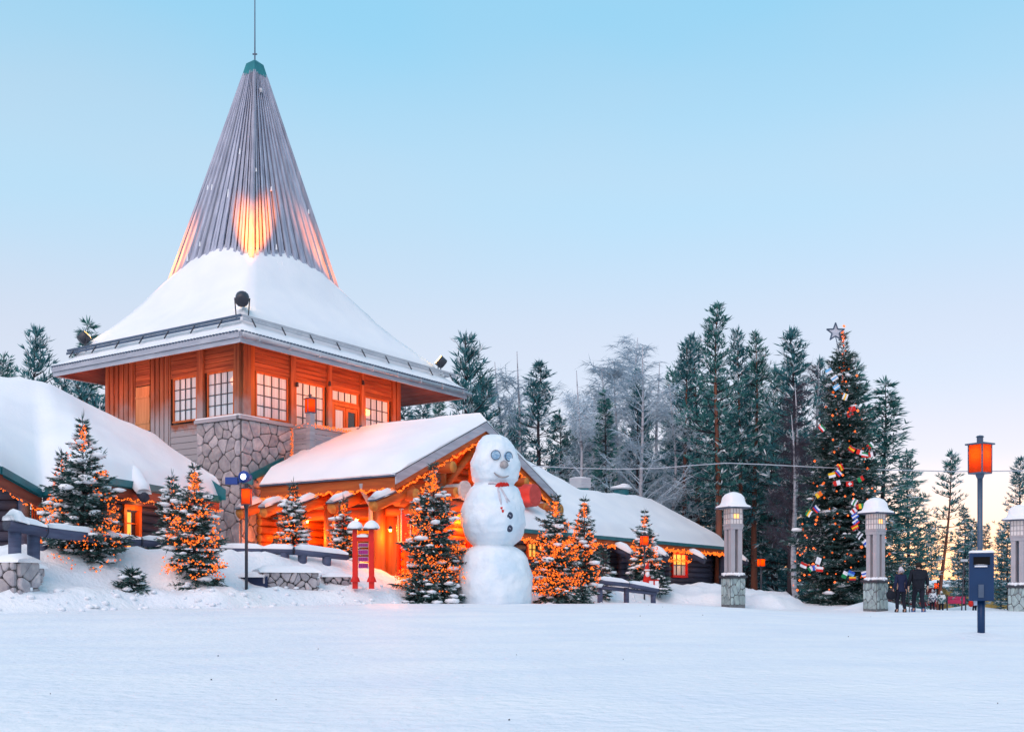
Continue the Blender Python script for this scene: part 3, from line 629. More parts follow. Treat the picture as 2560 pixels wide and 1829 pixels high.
log(po, T(7.45, -8.1, 3.80), T(7.45, -6.9, 3.80), .40, red_lit_log, red_lit_log, 22); MB().tube([T(7.45, -8.5, 3.82), T(7.45, -8.05, 3.82)], [.44, .47], 24).build('log_end', red_lit_log, po)
# eave logs sticking out on the left, each with its snow
for b_ in (-7.25, -5.35, -3.6, -2.0, -.75):
    A, B = T(-.75, b_, ZEV-.95), T(1.3, b_, ZEV-.25); lg = log(po, A, B, .20); M_ = A.lerp(B, .52)
    q = MB(); n = (B-A).cross(uL).normalized(); n = n if n.z > 0 else -n; q.box(A+n*.17-uL*.18-(B-A)*.02, (M_-A)*1.05, uL*.36, n*.05); q.build('cover_sheet', steel, lg)
    snow_cap(lg, A+n*.215-(B-A)*.01, M_+n*.2, .18, .24)
# downpipe
q = MB(); p0 = T(PA0+.0, -5.95, ZEV-.05); q.tube([p0, p0+uR*.05-UP*.25, p0+uR*.5-UP*.75, p0+uR*.5-UP*3.6], .085, 8); q.build('downpipe', trim_o, po, True)
# back walls, doors and windows inside the porch
log_wall(po, T(4.3, -6.0, 0), T(4.3, -.3, 0), .0, 3.4, .17, log_o, log_end, [(.28, .5, -.5, 1.9), (.1, .24, .9, 2.2), (.56, .9, 1.2, 2.4)])
log_wall(po, T(.6, -.35, 0), T(4.3, -.35, 0), .0, 3.4, .17, log_o, log_end, [(.15, .33, -.5, 2.1)])
log_wall(po, T(4.3, -6.0, 0), T(10.0, -6.0, 0), .0, 3.6, .17, log_o, log_end, [(.3, .5, -.5, 2.0)])
log_wall(po, T(2.3, -6.4, 0), T(9.7, -6.4, 0), 3.9, 5.0, .16, log_o, log_end)
def leaf(o, x, y, z, m, nm='door'):                                   # a plank door leaf
    d = MB().box(o, x, y, z).build(nm, m, po)
    for k in range(1, 5): MB().box(o+x*(k/5)-x.normalized()*.012-y.normalized()*.012, x.normalized()*.024, y*.2, z).build('door_joint', core_m, d)
    MB().cbox(o+x*.88+z*.45-y.normalized()*.05, .05, .05, .22).build('handle', darkmetal, d); return d
leaf(T(4.12, -4.35, -.3), uL*1.15, uR*.1, UP*2.2, red_m); leaf(T(1.2, -.52, -.3), uR*.62, uL*.1, UP*2.4, core_m); leaf(T(6.1, -6.16, -.3), uR*1.05, uL*.1, UP*2.3, red_m)
for o, x, y, z, m in ((T(4.2, -5.4, .9), uL*.8, uR*.1, UP*1.3, glass_d), (T(4.2, -2.75, 1.25), uL*1.9, uR*.1, UP*1.1, glass_d)):
    w = MB().box(o-x.normalized()*.1-UP*.1, x+x.normalized()*.2, y*.7, z+UP*.2).build('window', log_o, po)
    for k in range(3): MB().box(o+x*(k/3)+x.normalized()*.02-y*.06, x/3-x.normalized()*.04, y*.2, z).build('pane', m, w)
# red wall lantern hung on the front post, and small lit lamps under the roof
t = thing('wall_lantern', 'long red box lantern with a white frame hanging on a porch post', 'lantern', T(1.25, -6.95, 2.35)); c = V((0, 0, 0)); 
q = MB(); [q.cbox((x*.17, y*.17, .0), .035, .035, 1.15) for x in (-1, 1) for y in (-1, 1)]; [q.cbox((0, 0, z), .40, .40, .04) for z in (-.58, .58)]; q.build('lantern_frame', gutter_m, t).matrix_parent_inverse = Matrix.Identity(4)
for k in range(4):
    d = V((math.cos(k*math.pi/2), math.sin(k*math.pi/2), 0)); e = V((-d.y, d.x, 0)); MB().box(d*.15-e*.15-UP*.56, e*.3, d*.01, UP*1.12).build('lantern_pane', MATS.get('red_glass') or mat('red_glass', (.6, .03, .01), rough=.3, emit=(1, .06, .01), estr=.35), t).matrix_parent_inverse = Matrix.Identity(4)
t.rotation_euler = (0, 0, rad(25))
PLAB = {(4.4, -8.3): 'warm lamp in front of the porch gable beside the snowman', (2.9, -6.2): 'warm lamp under the porch roof beside the front posts', (2.7, -3.4): 'warm lamp hanging in the middle of the porch', (2.3, -1.2): 'warm lamp at the pier end of the porch', (5.4, -6.5): 'warm lamp under the middle of the gable', (8.2, -6.6): 'warm lamp under the right side of the gable', (.55, -6.9): 'warm lamp outside the porch eave by the downpipe', (.45, -3.0): 'warm lamp outside the porch eave behind the snowy fir'}
for a, b_, z, pw_ in ((2.9, -6.2, 2.7, 520), (2.7, -3.4, 2.8, 520), (2.3, -1.2, 2.8, 380), (4.4, -8.3, 2.7, 150), (5.4, -6.5, 3.0, 200), (8.2, -6.6, 2.6, 380), (.55, -6.9, 2.2, 240), (.45, -3.0, 2.2, 240)):
    c = T(a, b_, z); t = thing('porch_lamp', PLAB[(a, b_)], 'lamp', c, 'lamps under the porch roof')
    q = MB(); q.lathe(c, [(.03, .12), (.10, .02), (.11, 0)], 10); q.build('lamp_shade', darkmetal, t); MB().blob(c-UP*.03, .05, .05, .06).build('lamp_bulb', glow, t)
    lamp('lamp_light', 'POINT', c-UP*.12, pw_*.85, (1, .21, .018), t, .12)
# teal flashing where the porch roof meets the pier
q = MB(); q.prism([T(-.05, -.22, 4.1), T(1.9, -.22, 5.0), T(1.9, -.22, 5.3), T(-.05, -.22, 4.38)], -uL*.12); q.prism([T(-.3, -1.0, 4.0), T(-.05, -.2, 4.1), T(-.05, -.2, 4.35), T(-.3, -1.0, 4.2)], -uR*.06)
fl = q.build('flashing', teal, po)
q = MB(); q.prism([T(s0-.1, -bd-.1, 5.05), T(s0-.1, -bd-.1, 5.32), T(s1+.1, -bd-.1, 6.66), T(s1+.1, -bd-.1, 6.4)], -uL*.12); q.prism([T(s0-.1, -.2, 5.02), T(s0-.1, -bd-.1, 5.02), T(s0-.1, -bd-.1, 5.3), T(s0-.1, -.2, 5.3)], -uR*.12); q.build('flashing', teal, po)
snow_cap(po, T(s0-.16, -.2, 5.29), T(s0-.16, -bd-.1, 5.29), .12, .16)
# blue floodlight on the pier
t = thing('spotlight', 'lit bluish spotlight clamped to the stone pier above the porch', 'floodlight', P(612, 1192, 39.6)); c = t.location.copy(); blue = mat('blue_housing', (.01, .06, .32), rough=.4, spec=.5)
MB().tube([c+V((.12, .25, .02)), c+V((0, -.05, 0)), c+V((-.02, -.12, 0))], [.12, .22, .22], 14).build('housing', blue, t, True); MB().tube([c+V((-.02, -.121, 0)), c+V((-.025, -.14, 0))], .11, 14).build('lens', mat('cold_lens', (.8, .9, 1), rough=.3, emit=(.75, .88, 1), estr=2.5), t)
MB().box(c+V((-.75, .1, -.25)), (.45, 0, 0), (0, .3, 0), (0, 0, .26)).build('ballast_box', blue, t); MB().box(c+V((-.35, .2, -.18)), (.3, 0, 0), (0, .06, 0), (0, 0, .06)).build('arm', blue, t)
# ------------------------------------------------------------------ left log cabin
lc = thing('log_cabin', 'dark log cabin under a broad snowy roof with teal eaves, at the left edge', 'building', P(250, 1400, 34)-UP*.1)
Ev = [P(-60, 1133, 29.6), P(0, 1170, 30), P(106, 1230, 32.2), P(212, 1188, 31.6), P(320, 1205, 33.6), P(453, 1228, 36.4), P(549, 1243, 39)]
Rg = [P(-90, 964, 38), P(0, 966, 38), P(60, 971, 38), P(123, 984, 38), P(217, 1032, 39), P(374, 1103, 40.2), P(549, 1224, 39.3)]
b = MB(); A, B = resample(Ev, 40), resample(Rg, 40)
b.grid([A, B]); b.grid([[p-UP*.2 for p in B], [p-UP*.2 for p in A]]); b.grid([[p-UP*.2 for p in A], A]); b.build('roof', teal, lc)
eo = []
for i, (p, r_) in enumerate(zip(A, B)): eo.append(p)
slab([p.copy() for p in eo], B, 60, 24, .34, 'roof_snow', lc, nz=.09, ends=(0, 0), over=.08)
for k in range(len(Ev)-1):
    a, c = Ev[k], Ev[k+1]; d = (c-a); n = V((d.y, -d.x, 0)).normalized()
    q = MB(); q.prism([a+n*.02-UP*.16, c+n*.02-UP*.16, c+n*.02+UP*.05, a+n*.02+UP*.05], n*.06); q.build('eave_edge', teal, lc)
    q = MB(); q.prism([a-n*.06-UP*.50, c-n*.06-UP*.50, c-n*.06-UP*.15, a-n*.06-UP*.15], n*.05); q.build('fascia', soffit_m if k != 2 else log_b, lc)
q = MB(); a, c = P(366, 1104, 39.9), P(549, 1228, 38.9); q.prism([a-UP*.2, c-UP*.32, c+UP*.06, a+UP*.08], V((.25, -.1, 0))); q.build('verge_board', teal, lc)
q = MB(); a, c = P(340, 1098, 40.0), P(372, 1098, 40.0); q.prism([a-UP*.1, c-UP*.1, c+UP*.08, a+UP*.08], V((.0, -.2, 0))); q.build('verge_board', teal, lc)
garland('string_lights', 'string of warm lights under the teal eave of the left log cabin', [(wave(Ev[3]-UP*.5+V((.1, 0, 0)), Ev[6]-UP*.45+V((.1, 0, 0)), 24, .08), 190, .04)])
garland('string_lights', 'string of warm lights under the eave above the left plank door', [(wave(Ev[0]-UP*.52+V((0, -.1, 0)), Ev[2]-UP*.52+V((0, -.1, 0)), 12, .07), 60, .04)])
garland('string_lights', 'short string of warm lights hanging straight down beside the left plank door', [(wave(Ev[2]-UP*.4+V((0, -.1, 0)), Ev[2]-UP*1.3+V((0, -.1, 0)), 5, .04), 40, .05)])
wd = (Ev[6]-Ev[3]); wd.z = 0; wd.normalize(); wn = V((-wd.y, wd.x, 0)); w0 = Ev[3]+wn*.9; w0.z = 0; w1 = Ev[6]+wn*.9-wd*.2; w1.z = 0
def on_wall(px):                                                     # where along the side wall the picture column px falls
    r = (px-CX)/F; k = (w0.x-r*w0.y)/(r*wd.y-wd.x); return k
L = (w1-w0).length; k0, k1 = on_wall(303), on_wall(336)
zw = lambda px, py: H+(HY-py)/F*(w0.y+wd.y*on_wall(px))
zc0, zc1 = zw(320, 1385), zw(320, 1270)
log_wall(lc, w0+wd*.4, w1, 1.0, 3.9, .155, log_b, log_bend, [((k0-.4-.06)/(L-.4), (k1-.4+.06)/(L-.4), zc0, zc1)])
log(lc, w0-wn*.3+wd*.6+UP*zw(400, 1262), w1-wn*.3+UP*zw(400, 1262), .17, mat('reddish_log', (.12, .05, .06), (.07, .03, .04), (.8, .8, 9), .65, .2), log_bend)
fo = lambda k, z, o: w0+wd*k-wn*o+UP*z
q = MB(); W_ = lambda a0, a1, z0, z1, o0, o1: q.box(fo(a0, z0, o0), wd*(a1-a0), -wn*(o1-o0), UP*(z1-z0))
W_(k0-.12, k0+.02, zc0, zc1, .0, .2); W_(k1-.02, k1+.12, zc0, zc1, .0, .2); W_(k0-.12, k1+.12, zc1-.06, zc1+.1, -.01, .205); W_(k0-.12, k1+.12, zc0-.08, zc0+.02, -.01, .205); wi = q.build('window', door_o, lc)
for i in range(3):
    q = MB(); a = lerp(k0, k1, i/3)+.03; W_(a, lerp(k0, k1, (i+1)/3)-.03, zc0+.03, zc1-.06, .03, .05); q.build('pane', lit_win if i < 2 else glass_d, wi)
    for z in (.33, .66): q = MB(); W_(a-.03, a+(k1-k0)/3, lerp(zc0, zc1, z), lerp(zc0, zc1, z)+.04, .05, .09); q.build('muntin', door_o, wi)
lamp('window_light', 'POINT', fo((k0+k1)/2, zc1-.1, .5), 14, (1, .35, .08), lc, .1)
# wing that faces the plaza, with its plank door
ga, gb = P(-120, 0, 33.2), P(66, 0, 33.2); ga.z = gb.z = 0
log_wall(lc, ga, gb, 1.0, 4.5, .17, log_b, log_bend); log(lc, gb+V((.0, -.15, 1.0)), gb+V((.0, -.15, 4.0)), .17, rail_m, log_bend, name='post')
dd = P(101, 0, 33.4); dd.z = 0; d = MB().box(gb+V((.16, 0, 1.3)), V((dd.x-gb.x-.16, .2, 0)), (0, .08, 0), (0, 0, 2.55)).build('door', door_o, lc)
for k in range(1, 5): q = MB(); q.box(gb+V((.16+(dd.x-gb.x-.16)*k/5-.012, .2*k/5-.012, 1.3)), (.024, 0, 0), (0, .03, 0), (0, 0, 2.55)); q.build('door_joint', core_m, d)
for z in (1.9, 2.7): MB().box(gb+V((.16, -.03, z)), V((dd.x-gb.x-.16, .2, 0)), (0, .03, 0), (0, 0, .1)).build('door_brace', door_o, d)
lamp('door_light', 'POINT', gb+V((.45, -.8, 3.3)), 22, (1, .3, .05), lc, .1)
log_wall(lc, dd+V((.1, .3, 0)), w0+wd*.4+V((.1, .6, 0)), 1.0, 3.5, .17, log_b, log_bend)
# snow covered beam end under the eave, small chimney pipe
A, B = P(330, 1216, 34.2), P(361, 1244, 33.5); A2 = A+V((-.5, 1.0, .6)); lg = log(lc, A2, B, .16, log_b, log_bend); snow_cap(lg, A2+UP*.15, B+UP*.15, .24, .34)
q = MB(); c = P(292, 1075, 40); q.tube([c-UP*.4, c+UP*.15], .10, 10); q.lathe(c+UP*.12, [(.17, 0), (.17, .12), (.05, .18)], 10); q.build('chimney_pipe', darkmetal, lc)
# low neighbouring roof between tower and trees
nb = thing('outbuilding', 'low snowy roof of an outbuilding just left of the tower wall', 'building', P(240, 1060, 50)); a = P(190, 1046, 50)
MB().box(a, (2.2, 0, 0), (0, 3, 0), (0, 0, -.45)).build('wall', soffit_m, nb); slab([a+V((-.1, -.2, .01)), a+V((2.3, -.2, .01))], [a+V((-.1, 3, .3)), a+V((2.3, 3, .3))], 6, 5, .25, 'roof_snow', nb)
# ------------------------------------------------------------------ right log cabin
rc_ = thing('log_cabin', 'long dark log cabin with a sweeping snow roof and lit eaves, right of the snowman', 'building', T(18, -8, -H+.7))
EZ, EB, SL = 2.38, -8.9, .65
def rp(px, py):                                                      # the point of the front roof plane seen at (px, py)
    r, h = (px-CX)/F, (HY-py)/F; k = -.8318*r+.555; c = -.8318*10.285-.555*41
    Y = (EZ+SL*(c-EB))/(h-SL*k); return P(px, py, Y)
Eq = [T(5.0, EB, EZ), T(12, EB, EZ), T(19, EB, EZ), T(26.1, EB, EZ)]
Rq = [rp(1265, 1128), rp(1292, 1152), rp(1370, 1198), rp(1448, 1240), rp(1474, 1242), rp(1526, 1250), rp(1600, 1257), rp(1627, 1262)]
A, B = resample(Eq, 40), [Rq[0]]
B = resample(Rq, 40)
q = MB(); q.grid([A, B]); q.grid([B, [p+uL*4-UP*2 for p in B]]); q.grid([[p-UP*.15 for p in B], [p-UP*.15 for p in A]]); q.prism([A[-1], B[-1], B[-1]+uL*4-UP*2, T(26.1, EB+8, EZ)], -uR*.02); q.build('roof', teal, rc_)
slab(A, B, 60, 24, .36, 'roof_snow', rc_, nz=.07, ends=(0, 0), over=.06, edge=.2)
slab([p+uL*3.2-UP*1.6 for p in reversed(B)], list(reversed(B)), 40, 8, .30, 'roof_snow', rc_, nz=.05, ends=(0, 0))
hip = [T(26.15, EB+.0, EZ), T(26.15, EB+4, EZ), T(26.15, EB+8, EZ)]; slab(hip, [B[-1], B[-1]+uL*.02, B[-1]+uL*3.2-UP*1.6], 10, 10, .28, 'roof_snow', rc_, ends=(0, 0))
q = MB(); q.box(T(5, EB-.06, EZ-.12), uR*21.15, uL*.05, UP*.15); q.build('eave_edge', teal, rc_)
q = MB(); q.box(T(5, EB+.02, EZ-.42), uR*21, uL*.05, UP*.31); q.build('fascia', log_o, rc_)
_g = garland('string_lights', 'dense fringe of warm lights under the long eave of the right log cabin', [(wave(T(5, EB-.1, EZ-.3), T(26.1, EB-.1, EZ-.3), 70, .12), 900, .07), (wave(T(17.2, EB+.1, EZ-.75), T(21.5, EB+.1, EZ-.75), 12, .1), 160, .09)], r=.03); _g['kind'] = 'stuff'
WB_ = EB+.9
def sW(px): r = (px-CX)/F; o = C0+uL*WB_; return (o.x-r*o.y)/(r*.8318-.555)
zW = lambda px, py: (HY-py)/F*((C0+uL*WB_).y+.8318*sW(px))
holes = []; wins = [(1675, 1710, 1438, 1383, lit_win), (1574, 1600, 1430, 1376, frost_lit), (1312, 1350, 1392, 1352, lit_win)]
a0, a1 = 5.6, sW(1788); z0, z1 = -.35, 2.25
for l, r_, b_, t_, m in wins: holes.append(((sW(l)-a0)/(a1-a0), (sW(r_)-a0)/(a1-a0), zW(l, b_), zW(l, t_)))
holes.append(((sW(1512)-a0)/(a1-a0), (sW(1548)-a0)/(a1-a0), -.5, 1.95))
log_wall(rc_, T(a0, WB_, H*0), T(a1, WB_, 0), z0, z1, .15, log_b, log_bend, holes)
for a in (a1-.05, sW(1660), sW(1558)):                                # crossing log ends at the corners
    for i in range(9): log(rc_, T(a, WB_-.32, z0+.15+i*.28), T(a, WB_+(7 if a == a1-.05 else .6), z0+.15+i*.28), .14, log_b, log_bend)
for l, r_, b_, t_, m in wins:
    x0, x1, y0, y1 = sW(l), sW(r_), zW(l, b_), zW(l, t_); q = MB()
    for u0, u1, v0, v1 in ((x0-.08, x0+.03, y0, y1), (x1-.03, x1+.08, y0, y1), (x0-.08, x1+.08, y1-.03, y1+.09), (x0-.08, x1+.08, y0-.09, y0+.03)): q.box(T(u0, WB_-.19, v0), uR*(u1-u0), uL*.2, UP*(v1-v0))
    wi = q.build('window', door_o if m != lit_win or l < 1400 else red_m, rc_); n, k = 3, 2
    for i in range(n):
        for j in range(k): MB().box(T(lerp(x0, x1, i/n)+.02, WB_-.08, lerp(y0, y1, j/k)+.02), uR*((x1-x0)/n-.04), uL*.03, UP*((y1-y0)/k-.04)).build('pane', m if (j or m != lit_win or l < 1400) else glass_c, wi)
    q = MB(); [q.box(T(lerp(x0, x1, i/n)-.02, WB_-.12, y0), uR*.04, uL*.05, UP*(y1-y0)) for i in range(1, n)]; q.box(T(x0, WB_-.121, (y0+y1)/2-.02), uR*(x1-x0), uL*.05, UP*.04); q.build('muntin', muntin_m, wi)
    lamp('window_light', 'POINT', T((x0+x1)/2, WB_-.5, y1-.2), 25, (1, .4, .1), rc_, .1)
MB().box(T(sW(1512), WB_+.5, -.5), uR*(sW(1548)-sW(1512)), uL*.1, UP*2.5).build('door', log_b, rc_)
q = MB(); q.box(T(5.8, WB_-.06, -.2), uR*.9, uL*.1, UP*1.9); d = q.build('door', red_m, rc_); [MB().box(T(5.98+k*.18, WB_-.075, -.2), uR*.02, uL*.02, UP*1.9).build('door_joint', core_m, d) for k in range(4)]
for px in (1330, 1365): log(rc_, T(sW(px), WB_-.3, -.3), T(sW(px), WB_-.3, 2.0), .13, log_b, log_bend, name='post')
for px, zt in ((1792, 2.0), (1802, 2.05)): log(rc_, T(25.6, EB+(.2 if px == 1792 else .9), -.5), T(25.6, EB+(.2 if px == 1792 else .9), zt), .15, log_b, log_bend, name='post')
for px, py in ((1498, 1346), (1568, 1352), (1588, 1362), (1686, 1373), (1796, 1378)):
    a = sW(px); B_ = T(a, EB-.75, EZ-.85); A_ = T(a, EB+.7, EZ-.15); lg = log(rc_, A_, B_, .15, log_b, log_bend); snow_cap(lg, A_.lerp(B_, .4)+UP*.16, B_+UP*.16, .2, .24)
# roof vents
t = thing('roof_vent', 'square white box vent on a teal base on the right cabin roof', 'vent', P(1449, 1236, 54)); c = t.location.copy()
MB().cbox(c+UP*.05, .85, .85, .5).build('base', teal, t); q = MB(); q.cbox(c+UP*.55, 1.05, .9, .5); q.build('hood', gutter_m, t); [MB().cbox(c+V((.28, -.46, .38+k*.12)), .42, .03, .05).build('louvre', fascia_m, t) for k in range(4)]; MB().blob(c+UP*.8, .55, .45, .08, 0, .05).build('snow_cap', snow, t, True)
t = thing('roof_vent', 'round teal vent with snowy disc cap on the right cabin roof', 'vent', P(1553, 1244, 57.5)); c = t.location.copy()
MB().tube([c-UP*.2, c+UP*.42], .42, 16).build('base', teal, t); q = MB(); q.lathe(c+UP*.45, [(.42, 0), (.62, .05), (.55, .14), (.2, .22)], 16); q.lathe(c+UP*.62+V((.15, 0, 0)), [(.3, 0), (.34, .06), (.1, .14)], 12); q.build('cap', snow, t, True)
# ------------------------------------------------------------------ trees
def tree_thing(name, label, cat, h, r, parts, group=None):           # parts: (part name, mesh)
    t = thing(name, label, cat, (0, 0, 0), group)
    for nm, me in parts: o = put(nm, me, t); o.matrix_parent_inverse = Matrix.Identity(4)
    return t
def tuft(q, p, d, L, w, n, rnd, mats, spread=.8):                     # a tuft of needle blades pointing roughly along d
    for i in range(n):
        e = (d+V((rnd.gauss(0, spread), rnd.gauss(0, spread), rnd.gauss(0, spread*.7)))).normalized(); s = e.cross(V((rnd.gauss(0, 1), rnd.gauss(0, 1), rnd.gauss(0, 1)))).normalized()*w*.5
        l = L*rnd.uniform(.6, 1.15); b = len(q.v); m_ = p+e*l*.45
        q.v += [tuple(p), tuple(m_+s), tuple(p+e*l), tuple(m_-s)]; q.f.append((b, b+1, b+2, b+3)); q.m.append(rnd.choice(mats))
def trunk_mesh(h, r0, m, rnd, bend=.25, lean=0., n=8):
    q = MB(); k = 10; ph = rnd.uniform(0, 6)
    pts = [V((bend*math.sin(ph+i*.5)*i/k*.6+lean*h*i/k, bend*math.cos(ph+i*.4)*i/k*.5, h*i/k-.4*(i == 0))) for i in range(k+1)]
    q.tube(pts, [max(.012, r0*(1-i/k)**.85*(1.15 if i == 0 else 1)) for i in range(k+1)], n); return q, lambda z: resamp(pts, z/h)
def resamp(pts, f): f = max(0, min(.9999, f))*(len(pts)-1); k = int(f); return pts[k].lerp(pts[k+1], f-k)
def conifer(seed, h, c0, R_, shape, whorl=.42, nb=6, kind='pine', lean=0., dens=1.0, r0=None, dead=True):
    rnd = random.Random(seed); tk, axis_ = trunk_mesh(h, r0 or h*.0105, 0, rnd, .22, lean); q = MB(); z = c0*h; brt = MB()
    SNOW = 2
    while z < h-.12:
        t = (z-c0*h)/(h-c0*h); Rz = R_*shape(t)
        for k in range(nb if t < .9 else 4):
            az = rnd.uniform(0, 2*math.pi); L = Rz*rnd.choice((.45, .7, .85, 1., 1.1, 1.3))*rnd.uniform(.85, 1.1)+.12; p0 = axis_(z+rnd.uniform(-.2, .2)*whorl)
            up = (lerp(-.05, .75, t) if kind == 'pine' else lerp(-.30, .45, t))+rnd.uniform(-.12, .15)
            d = V((math.cos(az), math.sin(az), up)).normalized(); curl = (.35 if kind == 'pine' else .22)*L
            brt.tube([p0, p0+d*L*.5, p0+d*L+UP*curl*.5], [.012+.012*L, .012+.007*L, .006], 3, 0, False)
            n = max(3, int(L*(5.2 if kind == 'pine' else 7.0)*dens))
            for i in range(n):
                f = .22+.78*(i+.5)/n; side = V((-d.y, d.x, 0))*rnd.uniform(-1, 1)*L*.34*(1-f*.55); p = p0+d*L*f+UP*curl*.5*f*f+side+UP*rnd.uniform(-.05, .08)
                dd_ = (d*.6+side.normalized()*.5*(1 if side.length > .02 else 0)+UP*(.75 if kind == 'pine' else .0)).normalized()
                if kind == 'pine': tuft(q, p, dd_, .36, .052, 6, rnd, ((0, 0, 0, 1, 1) if rnd.random() < .78 else (1, SNOW, SNOW, 3)) if f < .7 else ((0, 0, 1, 1) if rnd.random() < .66 else (1, SNOW, SNOW, 3)), .5)
                else: tuft(q, p, dd_, .34, .055, 6, rnd, (0, 0, 0, 1, 1) if rnd.random() < .76 else (1, SNOW, 3), .5)
        z += whorl*rnd.uniform(.75, 1.25)*(1 if t < .7 else .75)
    top = axis_(h); tuft(q, top-UP*.15, UP, .5, .07, 6, rnd, (0, 1), .25)
    if dead:
        for i in range(int(h*2.2)):
            z = rnd.uniform(.12, c0+.1)*h; az = rnd.uniform(0, 6.28); L = rnd.uniform(.3, 1.3); p0 = axis_(z); d = V((math.cos(az), math.sin(az), rnd.uniform(-.3, .2)))
            brt.tube([p0, p0+d*L*.6, p0+d*L-UP*.1*L], [.018, .012, .005], 3, 0, False)
            if rnd.random() < .5: tuft(q, p0+d*L*.9, d, .3, .06, 4, rnd, (0, 1, 2), .7)
    return tk, brt, q
need3 = mat('frosted_needles', (.30, .42, .48), (.44, .55, .60), (1, 1, 1), .75)
P_SH = lambda t: (min(1, .35+2.6*t) if t < .25 else 1)*(1-t)**.72
S_SH = lambda t: (1-t)**.9*(.8+.2*min(1, 6*t))
need1g = mat('pine_needles_green', (.012, .12, .135), (.03, .165, .17), (.5, .5, .5), .7); need2g = mat('pine_needles_green_light', (.05, .22, .20), (.10, .29, .26), (.5, .5, .5), .7)
CON = {}
def con_proto(key, *a, bark_=bark, **k):
    tk, brt, q = conifer(*a, **k); tkm = tk.mesh('trunk', bark_, True); CON[key] = (a[1], [('trunk', tkm), ('branches', brt.mesh('branches', bark)), ('crown', q.mesh('crown', [need1g, need2g, need3, snow] if key in ('pineA', 'pineC', 'sprA', 'pineL') else [need1, need2, need3, snow]))])
con_proto('pineA', 1, 15.5, .34, 1.75, P_SH, dens=1.0, bark_=bark_p); con_proto('pineB', 2, 14, .24, 1.55, P_SH, bark_=bark_p, dens=.9); con_proto('pineC', 3, 12, .18, 1.9, P_SH)
con_proto('pineD', 4, 13, .34, 1.35, P_SH, dens=.8); con_proto('sprA', 5, 12, .07, 1.75, S_SH, .34, 7, 'spruce'); con_proto('sprB', 6, 10, .05, 1.25, S_SH, .34, 7, 'spruce')
con_proto('pineL', 7, 11, .38, 1.3, P_SH, .5, 5, 'pine', -.07, .8, bark_=bark_p); con_proto('pineE', 8, 9, .10, 1.8, P_SH, dens=1.1); con_proto('bush', 9, 5.5, .04, 1.7, S_SH, .36, 6, 'pine', dead=False)
for _m in (need1, need1g): let_through(_m, (.05, .16, .14), .25)
for _m in (need2, need2g): let_through(_m, (.14, .30, .26), .35)
let_through(need3, (.45, .50, .50), .45)
def birch(seed, h, R_, stems=1, tw=twig_f):
    rnd = random.Random(seed); tk = MB(); q = MB(); 
    for s_ in range(stems):
        lx = rnd.uniform(-.08, .08)*h*(stems > 1); pts = [V((lx*i/8+.1*math.sin(i+seed), .1*math.cos(i*.8+seed), h*(1 if s_ == 0 else .85)*i/8)) for i in range(9)]
        tk.tube(pts, [h*.0085*(1-i/8)**.8+.012 for i in range(9)], 7)
        for i in range(30):
            f = rnd.uniform(.22, .97); p = resamp(pts, f); az = rnd.uniform(0, 6.28); L = R_*(1.05-f)**.55*rnd.uniform(.6, 1.2)*1.15; d = V((math.cos(az)*.75, math.sin(az)*.75, rnd.uniform(.7, 1.1))).normalized()
            m = p+d*L*.55; e = p+d*L+V((d.x, d.y, 0))*L*.15; q.tube([p, m, e], [.028*(1.1-f)+.01, .014, .007], 4, 0, False)
            for j in range(13):
                g = rnd.uniform(.25, 1); b_ = p.lerp(e, g); d2 = (d+V((rnd.gauss(0, .7), rnd.gauss(0, .7), rnd.gauss(.1, .4)))).normalized(); L2 = L*rnd.uniform(.2, .45); c_ = b_+d2*L2
                q.tube([b_, c_], [.011, .006], 3, 0, False)
                for k in range(7):
                    u = b_.lerp(c_, rnd.uniform(.2, 1)); d3 = (d2*.6+V((rnd.gauss(0, .5), rnd.gauss(0, .5), rnd.uniform(-.9, .2)))).normalized(); L3 = rnd.uniform(.25, .6); s3 = d3.orthogonal().normalized()*.011
                    w = u+d3*L3; b0 = len(q.v); q.v += [tuple(u-s3), tuple(u+s3), tuple(w-UP*.08)]; q.f.append((b0, b0+1, b0+2)); q.m.append(0)
    return h, [('trunk', tk.mesh('trunk', bark_b, True)), ('crown', q.mesh('crown', tw))]
CON['birA'] = birch(31, 11, 2.2); CON['birB'] = birch(32, 13, 2.6, 3); CON['birC'] = birch(33, 12.5, 1.7, 2, twig_d); CON['birD'] = birch(34, 9, 2.0, 2)
KIND = {'p': ('pine_tree', 'tree'), 's': ('spruce_tree', 'tree'), 'b': ('birch_tree', 'tree')}
def plant(key, px, top, Y, label, group=None, rot=None, wide=1.0):
    wide *= 1.3
    h0, parts = CON[key]; x = (px-CX)*Y/F; z0 = ground(x, Y, False)-.15; h = H+(HY-top)*Y/F-z0
    t = tree_thing('birch_tree' if key[0] == 'b' and key != 'bush' else 'spruce_tree' if key[0] == 's' else 'pine_tree', label, 'tree', h, 0, parts, group)
    k = h/h0; t.location = (x, Y, z0); t.scale = (k*wide, k*wide, k); t.rotation_euler = (0, 0, random.Random(int(px*7+top)).uniform(0, 6.28) if rot is None else rot); return t
